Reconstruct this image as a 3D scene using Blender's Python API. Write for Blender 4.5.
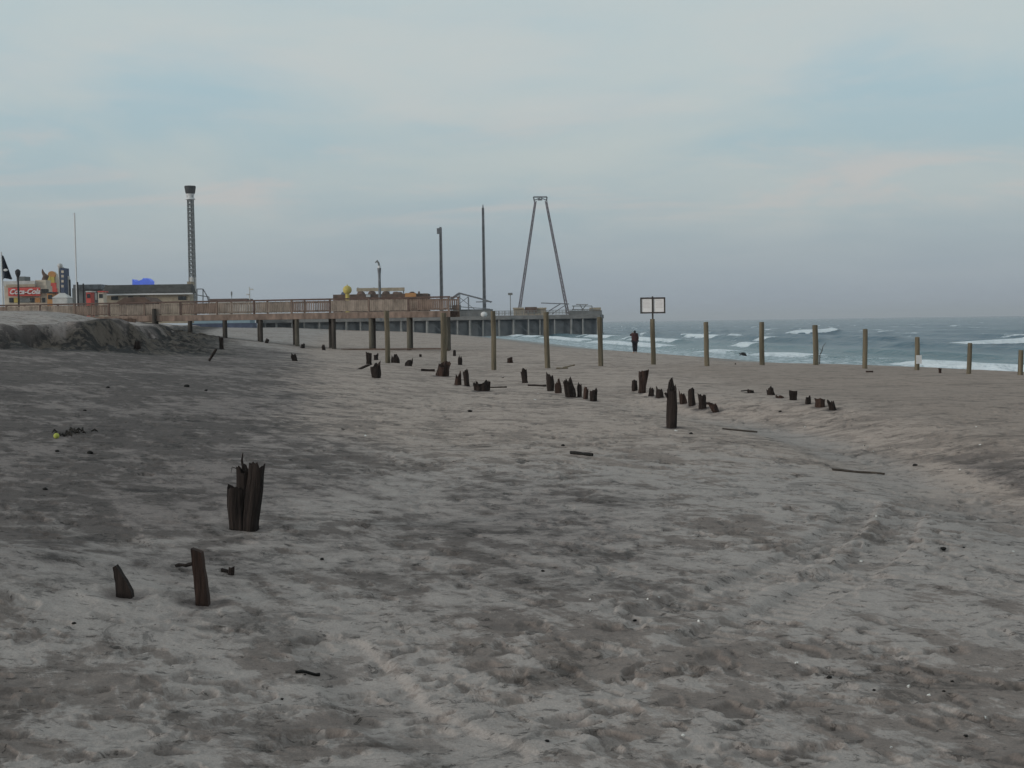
import bpy, bmesh, math, random
import numpy as np
from mathutils import Vector, Matrix, Euler
for o in list(bpy.data.objects): bpy.data.objects.remove(o)
S = bpy.context.scene; C = S.collection
R = math.radians
rnd = random.Random(7)

# ------------------------------------------------------------------ camera
FPX = 1300.0; PITCH = math.atan(61.5/FPX); ROLL = 0.0138; EYE = 3.5
fv = Vector((0, math.cos(PITCH), -math.sin(PITCH))); r0 = Vector((1,0,0)); u0 = Vector((0, math.sin(PITCH), math.cos(PITCH)))
rv = r0*math.cos(ROLL) - u0*math.sin(ROLL); uv = u0*math.cos(ROLL) + r0*math.sin(ROLL)
cd = bpy.data.cameras.new('camera'); cam = bpy.data.objects.new('camera', cd); C.objects.link(cam)
cam.matrix_world = Matrix(((rv.x,uv.x,-fv.x,0),(rv.y,uv.y,-fv.y,0),(rv.z,uv.z,-fv.z,EYE),(0,0,0,1)))
cd.sensor_width = 36; cd.lens = FPX/1024*36; cd.clip_start = .1; cd.clip_end = 60000
S.camera = cam
S.view_settings.view_transform = 'Standard'; S.view_settings.look = 'None'; S.view_settings.exposure = 0; S.view_settings.gamma = 1
S.render.resolution_x = 1024; S.render.resolution_y = 768

# ------------------------------------------------------------------ sky and sun
SUN_EL = 9; SUN_AZ = 245          # compass azimuth measured clockwise from +Y: behind and left of the camera
def lin(c):
    return tuple((v/255/12.92 if v/255 <= .04045 else ((v/255+.055)/1.055)**2.4) for v in c)
W = bpy.data.worlds.new('World'); S.world = W; W.use_nodes = True
nt = W.node_tree; nt.nodes.clear()
def nd(nt, t, **k):
    n = nt.nodes.new(t)
    for a, b in k.items():
        if a.startswith('i_'):
            key = a[2:]; n.inputs[int(key) if key.isdigit() else key].default_value = b
        else: setattr(n, a, b)
    return n
def ln(nt, a, b, ao=0, bi=0):
    nt.links.new(a.outputs[ao], b.inputs[bi])
def ramp(nt, pts, interp='LINEAR'):
    n = nt.nodes.new('ShaderNodeValToRGB'); cr = n.color_ramp; cr.interpolation = interp
    while len(cr.elements) < len(pts): cr.elements.new(.5)
    for e, (p, c) in zip(cr.elements, pts):
        e.position = p; e.color = (c, c, c, 1) if not isinstance(c, tuple) else (*c, 1)
    return n
def math_n(nt, op, a=None, b=None, clamp=False):
    n = nt.nodes.new('ShaderNodeMath'); n.operation = op; n.use_clamp = clamp
    for i, v in enumerate((a, b)):
        if v is None: continue
        if isinstance(v, (int, float)): n.inputs[i].default_value = v
        else: nt.links.new(v, n.inputs[i])
    return n
def mixc(nt, fac, a, b, mode='MIX'):
    n = nt.nodes.new('ShaderNodeMix'); n.data_type = 'RGBA'; n.blend_type = mode
    for idx, v in ((0, fac), (6, a), (7, b)):
        if isinstance(v, (int, float)): n.inputs[idx].default_value = v
        elif isinstance(v, tuple): n.inputs[idx].default_value = (*v[:3], 1)
        else: nt.links.new(v, n.inputs[idx])
    return n.outputs[2]
SKYK = 0.1
tc = nd(nt, 'ShaderNodeTexCoord'); sep = nd(nt, 'ShaderNodeSeparateXYZ'); ln(nt, tc, sep, 0, 0)
sky = nd(nt, 'ShaderNodeTexSky', sky_type='NISHITA', sun_disc=False, sun_elevation=R(SUN_EL), sun_rotation=R(SUN_AZ), altitude=0, air_density=1.0, dust_density=1.5, ozone_density=1.5)
# elevation gradient of the thin high overcast
el = math_n(nt, 'ARCSINE', sep.outputs[2])
eln = math_n(nt, 'DIVIDE', el.outputs[0], R(60), True)
g = ramp(nt, [(0, lin((148,159,173))), (.035, lin((156,167,177))), (.075, lin((169,179,183))), (.12, lin((180,190,191))), (.18, lin((183,199,204))), (.25, lin((181,202,210))), (.45, lin((186,192,195))), (1, lin((192,196,198)))])
nt.links.new(eln.outputs[0], g.inputs[0])
# cloud layer coordinates: direction projected on a plane high above
den = math_n(nt, 'ADD', sep.outputs[2], .16)
cx = math_n(nt, 'DIVIDE', sep.outputs[0], den.outputs[0]); cy = math_n(nt, 'DIVIDE', sep.outputs[1], den.outputs[0])
cmb = nd(nt, 'ShaderNodeCombineXYZ'); nt.links.new(cx.outputs[0], cmb.inputs[0]); nt.links.new(cy.outputs[0], cmb.inputs[1])
def cnoise(scale, detail, rough, dist, off, sx=1, sy=1, rot=0):
    mp = nd(nt, 'ShaderNodeMapping'); mp.inputs['Location'].default_value = off; mp.inputs['Scale'].default_value = (sx, sy, 1); mp.inputs['Rotation'].default_value = (0,0,rot)
    ln(nt, cmb, mp); n = nd(nt, 'ShaderNodeTexNoise'); n.inputs['Scale'].default_value = scale; n.inputs['Detail'].default_value = detail
    n.inputs['Roughness'].default_value = rough; n.inputs['Distortion'].default_value = dist; ln(nt, mp, n); return n
n1 = cnoise(1.0, 6, .5, .35, (3.1, 2.5, 0), 1.0, .9, .35)
n2 = cnoise(1.9, 8, .6, .6, (9.3, 4.2, 0), .8, 1.1, .5)
n3 = cnoise(.7, 3, .5, .2, (1.3, 8.8, 0), 1, 1, .2)
m1 = ramp(nt, [(.38, 0.0), (.62, 1.0)], 'EASE'); nt.links.new(n1.outputs[0], m1.inputs[0])
m2 = ramp(nt, [(.42, 0.0), (.7, 1.0)], 'EASE'); nt.links.new(n2.outputs[0], m2.inputs[0])
hi = ramp(nt, [(0, 0.0), (.05, .2), (.12, .8), (.2, 1.0)]); nt.links.new(eln.outputs[0], hi.inputs[0])
f1 = math_n(nt, 'MULTIPLY', m1.outputs[0], hi.outputs[0])
f2 = math_n(nt, 'MULTIPLY', m2.outputs[0], hi.outputs[0])
blue = mixc(nt, math_n(nt, 'MULTIPLY', hi.outputs[0], .52).outputs[0], g.outputs[0], lin((152,190,205)))
c1 = mixc(nt, f1.outputs[0], blue, g.outputs[0])
f1b = math_n(nt, 'MULTIPLY', f1.outputs[0], .6)
c2 = mixc(nt, f1b.outputs[0], c1, lin((199,206,203)))
c3 = mixc(nt, math_n(nt, 'MULTIPLY', f2.outputs[0], .35).outputs[0], c2, lin((206,205,202)))
# faint pink in the low cloud band
pb = ramp(nt, [(.06, 0.0), (.095, 1.0), (.12, .7), (.16, 0.0)], 'EASE'); nt.links.new(eln.outputs[0], pb.inputs[0])
m3 = ramp(nt, [(.47, 0.0), (.64, 1.0)], 'EASE'); nt.links.new(n2.outputs[0], m3.inputs[0])
pf = math_n(nt, 'MULTIPLY', pb.outputs[0], m3.outputs[0])
c4 = mixc(nt, math_n(nt, 'MULTIPLY', pf.outputs[0], .34).outputs[0], c3, lin((208,192,186)))
up = nd(nt, 'ShaderNodeVectorMath', operation='SCALE'); nt.links.new(c4, up.inputs[0]); up.inputs['Scale'].default_value = 1/SKYK
tot = mixc(nt, .93, sky.outputs[0], up.outputs[0])
bg = nd(nt, 'ShaderNodeBackground'); nt.links.new(tot, bg.inputs[0]); bg.inputs[1].default_value = SKYK
wo = nd(nt, 'ShaderNodeOutputWorld'); ln(nt, bg, wo)
sl = bpy.data.lights.new('sun', 'SUN'); sun = bpy.data.objects.new('sun', sl); C.objects.link(sun)
sl.energy = 1.5; sl.angle = R(10); sl.color = (1, .94, .87)
sd = Vector((math.sin(R(SUN_AZ))*math.cos(R(SUN_EL)), math.cos(R(SUN_AZ))*math.cos(R(SUN_EL)), math.sin(R(SUN_EL))))
sun.rotation_euler = sd.to_track_quat('Z', 'Y').to_euler(); sun.location = sd*200

# ------------------------------------------------------------------ helpers
def ray(px, py): return fv + rv*((px-512)/FPX) + uv*((384-py)/FPX)
def at(px, py, Y):
    d = ray(px, py); return Vector((0,0,EYE)) + d*(Y/d.y)
def tag(o, label=None, cat=None, group=None, kind=None):
    for k, v in (('label',label),('category',cat),('group',group),('kind',kind)):
        if v: o[k] = v
    return o
def empty(name, loc, rz=0):
    o = bpy.data.objects.new(name, None); C.objects.link(o); o.location = loc; o.rotation_euler = (0,0,rz); o.empty_display_size = .2; return o
def copy_tree(o, parent=None):
    c = o.copy(); C.objects.link(c); c.parent = parent
    for ch in [x for x in bpy.data.objects if x.parent == o]: copy_tree(ch, c)
    return c
class MB:
    def __init__(s): s.v = []; s.f = []; s.sm = []
    def add(s, vs, fs, smooth=False):
        b = len(s.v); s.v += [tuple(v) for v in vs]; s.f += [tuple(i+b for i in f) for f in fs]; s.sm += [smooth]*len(fs)
    def box(s, c, d, rz=0, rot=None):
        M = rot if rot is not None else Matrix.Rotation(rz, 3, 'Z')
        vs = [Vector(c) + M @ Vector((x*d[0]/2, y*d[1]/2, z*d[2]/2)) for x in (-1,1) for y in (-1,1) for z in (-1,1)]
        s.add(vs, [(0,1,3,2),(4,6,7,5),(0,4,5,1),(2,3,7,6),(0,2,6,4),(1,5,7,3)])
    def bar(s, p, q, w, h=None):
        p, q = Vector(p), Vector(q); d = q-p; h = h or w
        rot = d.to_track_quat('X', 'Z').to_matrix(); s.box((p+q)/2, (d.length, w, h), rot=rot)
    def tube(s, pts, rad, n=8, cap=True, smooth=True):
        pts = [Vector(p) for p in pts]; rad = rad if isinstance(rad, (list,tuple)) else [rad]*len(pts); vs = []
        pd_ = None
        for i, p in enumerate(pts):
            d = (pts[min(i+1,len(pts)-1)] - pts[max(i-1,0)]).normalized()
            if pd_ is None: q = d.to_track_quat('Z', 'Y').to_matrix()
            else: q = pd_.rotation_difference(d).to_matrix() @ q
            pd_ = d
            for k in range(n):
                a = 2*math.pi*k/n; vs.append(p + q @ Vector((math.cos(a)*rad[i], math.sin(a)*rad[i], 0)))
        fs = [(i*n+k, i*n+(k+1)%n, (i+1)*n+(k+1)%n, (i+1)*n+k) for i in range(len(pts)-1) for k in range(n)]
        s.add(vs, fs, smooth)
        if cap: s.add([vs[k] for k in range(n)], [tuple(reversed(range(n)))]); s.add([vs[-n+k] for k in range(n)], [tuple(range(n))])
    def prism(s, pts2, y0, y1):      # outline in x,z pushed between two y values
        n = len(pts2); vs = [(x,y0,z) for x,z in pts2] + [(x,y1,z) for x,z in pts2]
        s.add(vs, [tuple(range(n)), tuple(reversed(range(n,2*n)))] + [(i,i+n,(i+1)%n+n,(i+1)%n) for i in range(n)])
    def ell(s, c, r, n=12, m=8):
        vs = []; 
        for j in range(m+1):
            t = math.pi*j/m
            for k in range(n):
                a = 2*math.pi*k/n; vs.append((c[0]+r[0]*math.sin(t)*math.cos(a), c[1]+r[1]*math.sin(t)*math.sin(a), c[2]+r[2]*math.cos(t)))
        s.add(vs, [(j*n+k, (j+1)*n+k, (j+1)*n+(k+1)%n, j*n+(k+1)%n) for j in range(m) for k in range(n)], True)
    def build(s, name, mat, parent=None, loc=None, fix=True):
        me = bpy.data.meshes.new(name); me.from_pydata(s.v, [], s.f); me.polygons.foreach_set('use_smooth', s.sm)
        if fix:
            b = bmesh.new(); b.from_mesh(me); bmesh.ops.recalc_face_normals(b, faces=b.faces); b.to_mesh(me); b.free()
        me.materials.append(mat); me.update()
        o = bpy.data.objects.new(name, me); C.objects.link(o); o.parent = parent
        if loc is not None: o.location = loc
        return o
def mat(name, col, rough=.8, var=.25, scale=6, stretch=(1,1,1), bump=.0, bscale=40, col2=None, metal=0, spec=.3, emit=None):
    m = bpy.data.materials.new(name); m.use_nodes = True; t = m.node_tree; b = t.nodes['Principled BSDF']
    b.inputs['Roughness'].default_value = rough; b.inputs['Metallic'].default_value = metal; b.inputs['Specular IOR Level'].default_value = spec
    co = nd(t, 'ShaderNodeTexCoord'); mp = nd(t, 'ShaderNodeMapping'); mp.inputs['Scale'].default_value = stretch; ln(t, co, mp, 3)
    oi = nd(t, 'ShaderNodeObjectInfo'); sc_ = math_n(t, 'MULTIPLY', oi.outputs['Random'], 37.0); t.links.new(sc_.outputs[0], mp.inputs['Location'])
    n = nd(t, 'ShaderNodeTexNoise'); n.inputs['Scale'].default_value = scale; n.inputs['Detail'].default_value = 6; n.inputs['Roughness'].default_value = .6; ln(t, mp, n)
    c2 = col2 or tuple(v*(1-var*1.6) for v in col); c1 = tuple(min(1, v*(1+var*.5)) for v in col)
    r = ramp(t, [(.3, c2), (.7, c1)]); ln(t, n, r); ln(t, r, b)
    if bump:
        n2 = nd(t, 'ShaderNodeTexNoise'); n2.inputs['Scale'].default_value = bscale; n2.inputs['Detail'].default_value = 5; ln(t, mp, n2)
        bp = nd(t, 'ShaderNodeBump'); bp.inputs['Strength'].default_value = bump; bp.inputs['Distance'].default_value = .03; ln(t, n2, bp, 0, 'Height'); ln(t, bp, b, 0, 'Normal')
    if emit: b.inputs['Emission Color'].default_value = (*emit[0], 1); b.inputs['Emission Strength'].default_value = emit[1]
    return m
# value noise, evaluated for whole arrays at once
def hsh(i, j, seed):
    h = (i.astype(np.int64)*374761393 + j.astype(np.int64)*668265263 + seed*1442695041) & 0xffffffff
    h = ((h ^ (h >> 13)) * 1274126177) & 0xffffffff
    return ((h ^ (h >> 16)) & 0xffff)/65535.0
def vn(x, y, seed=0):
    i = np.floor(x); j = np.floor(y); u = x-i; v = y-j; u = u*u*u*(u*(u*6-15)+10); v = v*v*v*(v*(v*6-15)+10)
    a = hsh(i,j,seed); b = hsh(i+1,j,seed); c = hsh(i,j+1,seed); d = hsh(i+1,j+1,seed)
    return (a+(b-a)*u)*(1-v) + (c+(d-c)*u)*v - .5
def fbm(x, y, seed=0, octv=4, gain=.5):
    s = 0; a = 1
    for k in range(octv):
        ca, sa = math.cos(k*1.1+.4), math.sin(k*1.1+.4)
        s = s + a*vn((x*ca-y*sa)*2**k+17.3*k, (x*sa+y*ca)*2**k-9.1*k, seed+k*13); a *= gain
    return s
def sstep(a, b, x):
    t = np.clip((x-a)/(b-a), 0, 1); return t*t*(3-2*t)

# ------------------------------------------------------------------ shape of the beach
SHY = [-400,-60,0,40,59,75,90,103,150,234,303,455,700,1500,16000]
SHX = [110,70,52,42,35,25,22,22,13,4.5,-3,-22,-62,-190,-2600]
def Xs(Y): return np.interp(Y, SHY, SHX)
LX = [-400,-60,-40,-30,-22,-18,-15,-12,-8,-4,-1,5]
LY = [-30,0,30,46,65,95,130,300,900]
LT = np.array([
 [4,3.4,2.6,2.1,1.7,1.35,1.1,.85,.5,.2,0,0],
 [4,3.2,2.5,2.1,1.65,1.35,1.1,.85,.5,.2,0,0],
 [3.5,2.9,2.3,1.95,1.6,1.33,1.1,.9,.55,.22,.03,0],
 [3.0,2.5,2.1,1.9,1.55,1.35,1.12,.85,.48,.2,0,0],
 [3.0,2.4,2.0,1.7,1.35,1.0,.75,.5,.25,.1,0,0],
 [3.0,2.8,2.5,2.0,1.25,.72,.32,.12,.05,0,0,0],
 [3.0,2.8,2.0,1.2,.5,.2,.1,0,0,0,0,0],
 [3.0,1.6,.5,.2,0,0,0,0,0,0,0,0],
 [3.0,.5,0,0,0,0,0,0,0,0,0,0]])
BANK = [(-60,38),(-30,44.5),(-23,46.5),(-19.5,48.5),(-17.3,52),(-16.4,56.5),(-17.6,62),(-20,72),(-25.2,96),(-32,115),(-60,250),(-95,400),(-230,1000),(-500,2500)]
def bank_sd(X, Y):      # positive on the plateau side of the bank's edge
    best = np.full(X.shape, 1e9); sgn = np.ones(X.shape)
    for (ax,ay),(bx,by) in zip(BANK[:-1], BANK[1:]):
        dx, dy = bx-ax, by-ay; t = np.clip(((X-ax)*dx+(Y-ay)*dy)/(dx*dx+dy*dy), 0, 1)
        d = np.hypot(X-ax-t*dx, Y-ay-t*dy); cr = dx*(Y-ay)-dy*(X-ax)
        m = d < best; best = np.where(m, d, best); sgn = np.where(m, np.sign(cr), sgn)
    return best*sgn
def base_h(X, Y):
    X = np.asarray(X, float); Y = np.asarray(Y, float)
    s = Xs(Y)-X
    z = np.interp(s, [-400,-60,0,5,12,19,26,40,400], [-4,-3,-.05,.38,.9,1.36,1.46,1.5,1.6])
    z = z + np.interp(Y, [0,59,90,100,112,135,500], [0,0,.05,.12,.1,0,0])*sstep(3, 12, s)*sstep(60, 20, s)
    rows = np.stack([np.interp(X, LX, LT[k]) for k in range(len(LY))])
    f = np.clip(np.interp(Y, LY, np.arange(len(LY))), 0, len(LY)-1.0001); k = f.astype(int); t = f-k
    rise = np.take_along_axis(rows, k[None], 0)[0]*(1-t) + np.take_along_axis(rows, k[None]+1, 0)[0]*t
    z = z + rise*sstep(-6, 6, s)
    # shallow trough on the right, low hump beyond it
    c = 5.0 + .25*np.sin(Y*.35) + np.interp(Y, [0,12,18,26,34], [.6,.2,0,-.6,-2.5])
    w = sstep(4, 9, Y)*sstep(40, 26, Y)
    z = z - .10*np.exp(-((X-c)/.75)**2)*w + .20*sstep(.5, 2.4, X-c)*w*sstep(16, 8, X-c)
    z = z + .20*np.exp(-(((X+4.0)/1.1)**2+((Y-9.3)/1.1)**2)) - .05*np.exp(-(((X+1.2)/1.6)**2+((Y-7.2)/1.0)**2))
    # scarp bank and its slumped mound on the left
    sd = bank_sd(X, Y) + 1.1*fbm(X/2.6, Y/2.6, 5, 4, .55)*sstep(400, 60, Y)
    plat = 3.72 + .62*sstep(0, 14, sd) + .55*sstep(2, 9, sd)*sstep(72, 90, Y)*sstep(-22,-28, X)*sstep(300,110,Y) + .22*fbm(X/7, Y/7, 9, 3) + .25*np.exp(-(((X+16.6)/2.2)**2+((Y-55.5)/3.2)**2))
    rg = (1-2*np.abs(fbm(X/1.5, Y/1.5, 41, 4, .6))); bk = sstep(-4.5, -1, sd)*sstep(1.5, 0, sd)*sstep(400, 80, Y)
    rg2 = fbm(X/.55, Y/.7, 43, 4, .65); z = z + .34*bk*(rg-.6) + .30*bk*np.maximum(rg2-.05, -.1)*sstep(.02,.10,rg2)
    slump = .40 + .25*vn(X/3.1, Y/3.1, 31)
    prof = np.where(sd > -.25, sstep(-.5, .75, sd)*(1-slump*.6) + slump*.6*sstep(-2.2, .8, sd), slump*.6*sstep(-2.2, .8, sd))
    return z + np.maximum(plat-z, 0)*np.clip(prof, 0, 1)
ZG = None
def height(X, Y):
    if ZG is None: return base_h(X, Y)
    fi = np.clip(np.interp(Y, rows, np.arange(len(rows))), 0, len(rows)-1.001); fj = np.clip(np.interp(X/(np.abs(Y)+OFF), tcols, np.arange(len(tcols))), 0, len(tcols)-1.001)
    i = fi.astype(int); j = fj.astype(int); u = fi-i; v = fj-j
    return (ZG[i,j]*(1-u)+ZG[i+1,j]*u)*(1-v) + (ZG[i,j+1]*(1-u)+ZG[i+1,j+1]*u)*v
def ground(px, py):
    d = ray(px, py); Y = np.concatenate([np.arange(3, 60, .02), np.arange(60, 900, .1)])
    X = d.x/d.y*Y; Z = EYE + d.z/d.y*Y; H = height(X, Y); k = int(np.argmax(Z < H))
    return Vector((X[k], Y[k], H[k]))
def gz(x, y): return float(height(np.array([x]), np.array([y]))[0])

def grid_mesh(name, tcols, yrows, off, hf, mat, attrs=None):
    T, Y = np.meshgrid(tcols, yrows); X = T*(np.abs(Y)+off); nr, nc = X.shape
    Z, at_ = hf(X, Y, T)
    me = bpy.data.meshes.new(name); nv = nr*nc; me.vertices.add(nv)
    me.vertices.foreach_set('co', np.stack([X,Y,Z],-1).astype(np.float32).ravel())
    idx = np.arange(nv).reshape(nr,nc); q = np.stack([idx[:-1,:-1], idx[:-1,1:], idx[1:,1:], idx[1:,:-1]], -1).reshape(-1,4)
    me.loops.add(q.size); me.loops.foreach_set('vertex_index', q.ravel().astype(np.int32))
    me.polygons.add(len(q)); me.polygons.foreach_set('loop_start', np.arange(0, q.size, 4, dtype=np.int32))
    me.polygons.foreach_set('use_smooth', np.ones(len(q), bool)); me.update(calc_edges=True); me.validate()
    for k, a in at_.items():
        A = me.attributes.new(k, 'FLOAT', 'POINT'); A.data.foreach_set('value', a.astype(np.float32).ravel())
    me.materials.append(mat); o = bpy.data.objects.new(name, me); C.objects.link(o); tag(o, kind='structure'); return o

# ------------------------------------------------------------------ sand
def sand_material():
    m = bpy.data.materials.new('sand'); m.use_nodes = True; t = m.node_tree; b = t.nodes['Principled BSDF']
    geo = nd(t, 'ShaderNodeNewGeometry')
    def N(sc, de=6, ro=.6, di=0, st=(1,1,1), off=(0,0,0)):
        mp = nd(t, 'ShaderNodeMapping'); mp.inputs['Scale'].default_value = st; mp.inputs['Location'].default_value = off; ln(t, geo, mp)
        n = nd(t, 'ShaderNodeTexNoise'); n.inputs['Scale'].default_value = sc; n.inputs['Detail'].default_value = de; n.inputs['Roughness'].default_value = ro; n.inputs['Distortion'].default_value = di; ln(t, mp, n); return n
    def A(nm): n = nd(t, 'ShaderNodeAttribute'); n.attribute_name = nm; return n.outputs['Fac']
    big = N(.55, 9, .66, .3, (1,1,.3)); med = N(2.6, 8, .7, .2, (1,1,.3), (7,3,1)); fine = N(60, 4, .7)
    def NR(sc, de, ro, di, rot, st, off):
        mp = nd(t, 'ShaderNodeMapping'); mp.vector_type = 'TEXTURE'; mp.inputs['Scale'].default_value = st; mp.inputs['Location'].default_value = off; mp.inputs['Rotation'].default_value = (0,0,rot); ln(t, geo, mp)
        n = nd(t, 'ShaderNodeTexNoise'); n.inputs['Scale'].default_value = sc; n.inputs['Detail'].default_value = de; n.inputs['Roughness'].default_value = ro; n.inputs['Distortion'].default_value = di; ln(t, mp, n); return n
    stk = NR(1.5, 9, .68, .4, R(118), (2.6,.8,3), (2,5,0))
    v = math_n(t, 'ADD', math_n(t, 'MULTIPLY', big.outputs[0], .20).outputs[0], math_n(t, 'MULTIPLY', med.outputs[0], .40).outputs[0])
    v = math_n(t, 'ADD', v.outputs[0], math_n(t, 'MULTIPLY', stk.outputs[0], .40).outputs[0])
    v2 = math_n(t, 'ADD', v.outputs[0], math_n(t, 'MULTIPLY', A('patch'), .09).outputs[0])
    pm = ramp(t, [(.505, 0.0), (.55, 1.0)], 'EASE'); ln(t, v2, pm)
    wcol = mixc(t, med.outputs[0], LIGHT, tuple(v*.88 for v in LIGHT))
    dcol = mixc(t, big.outputs[0], DARK1, DARK2)
    c = mixc(t, pm.outputs[0], wcol, dcol)
    dm = ramp(t, [(.455, 0.0), (.52, 1.0)], 'EASE'); ln(t, v2, dm)
    def ragged(att, wgt, lo, hi_):
        e = math_n(t, 'ADD', att, math_n(t, 'MULTIPLY', math_n(t, 'SUBTRACT', v.outputs[0], .5).outputs[0], wgt).outputs[0])
        q = ramp(t, [(lo, 0.0), (hi_, 1.0)], 'EASE'); ln(t, e, q); return q.outputs[0]
    c = mixc(t, ragged(A('brown'), 1.6, .25, .75), c, mixc(t, pm.outputs[0], BROWN, tuple(q*.74 for q in BROWN)))
    c = mixc(t, ragged(A('damp_shade'), 2.6, .12, .88), c, mixc(t, dm.outputs[0], DAMP_SHADE1, DAMP_SHADE2))  # damp sand colour that also carries the painted shade of the slope
    c = mixc(t, A('flat'), c, (.300,.238,.200))
    c = mixc(t, math_n(t, 'MULTIPLY', A('prn'), .75).outputs[0], c, DARK2)  # footprint hollows darkened: moist sand plus shade painted in
    c = mixc(t, A('strip'), c, tuple(q*.82 for q in LIGHT))
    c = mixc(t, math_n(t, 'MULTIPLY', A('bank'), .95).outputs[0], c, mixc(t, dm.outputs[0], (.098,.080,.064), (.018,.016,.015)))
    c = mixc(t, A('wet'), c, WET)
    cl = N(8.5, 5, .75, .6, (.8,1.3,.3), (4,4,0)); clr = ramp(t, [(.375, .42), (.405, .95), (.6, 1.0), (.75, 1.1)]); ln(t, cl, clr)  # these dash masks: damp clods plus small scuff shadows painted as colour
    c = mixc(t, 1.0, c, clr.outputs[0], 'MULTIPLY')
    cl2 = NR(2.6, 7, .74, .5, R(110), (1.5,.9,3), (1,9,0)); cr2 = ramp(t, [(.38, .55), (.41, .88), (.5, 1.0), (.70, 1.08)]); ln(t, cl2, cr2)
    c = mixc(t, 1.0, c, cr2.outputs[0], 'MULTIPLY')
    cl3 = NR(1.1, 6, .72, .7, R(96), (.75,1.6,3), (5,2,0)); cr3 = ramp(t, [(.40, .68), (.425, .94), (.5, 1.0), (.62, 1.0), (.66, 1.06)]); ln(t, cl3, cr3)
    c = mixc(t, 1.0, c, cr3.outputs[0], 'MULTIPLY')
    sp = ramp(t, [(.35, .86), (.65, 1.10)]); ln(t, fine, sp); 
    c = mixc(t, 1.0, c, sp.outputs[0], 'MULTIPLY'); t.links.new(c, b.inputs[0])
    ro = math_n(t, 'SUBTRACT', .92, math_n(t, 'MULTIPLY', A('wet'), .55).outputs[0]); ln(t, ro, b, 0, 'Roughness'); b.inputs['Specular IOR Level'].default_value = .25
    b1 = N(9, 6, .7); b2 = N(70, 3, .7)
    h = math_n(t, 'ADD', math_n(t, 'MULTIPLY', b1.outputs[0], 1.0).outputs[0], math_n(t, 'MULTIPLY', b2.outputs[0], .25).outputs[0])
    h = math_n(t, 'SUBTRACT', h.outputs[0], math_n(t, 'MULTIPLY', pm.outputs[0], .30).outputs[0])
    h = math_n(t, 'ADD', h.outputs[0], math_n(t, 'MULTIPLY', clr.outputs[0], .35).outputs[0])
    h = math_n(t, 'MULTIPLY', h.outputs[0], math_n(t, 'SUBTRACT', 1.0, math_n(t, 'MULTIPLY', math_n(t, 'MAXIMUM', A('strip'), A('flat')).outputs[0], .8).outputs[0]).outputs[0])
    bp = nd(t, 'ShaderNodeBump'); bp.inputs['Strength'].default_value = .6; bp.inputs['Distance'].default_value = .035; ln(t, h, bp, 0, 'Height'); ln(t, bp, b, 0, 'Normal')
    return m
LIGHT = (.400,.354,.328); DARK1 = (.305,.258,.230); DARK2 = (.190,.158,.142); BROWN = (.415,.340,.295); DAMP_SHADE1 = (.232,.197,.183); DAMP_SHADE2 = (.118,.099,.092); WET = (.17,.150,.13)

tc_in = np.linspace(-.50, .50, 900); tc_out = np.array([.52,.55,.6,.7,.85,1.05,1.4,2,3,5])
tcols = np.concatenate([-tc_out[::-1], tc_in, tc_out])
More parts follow.
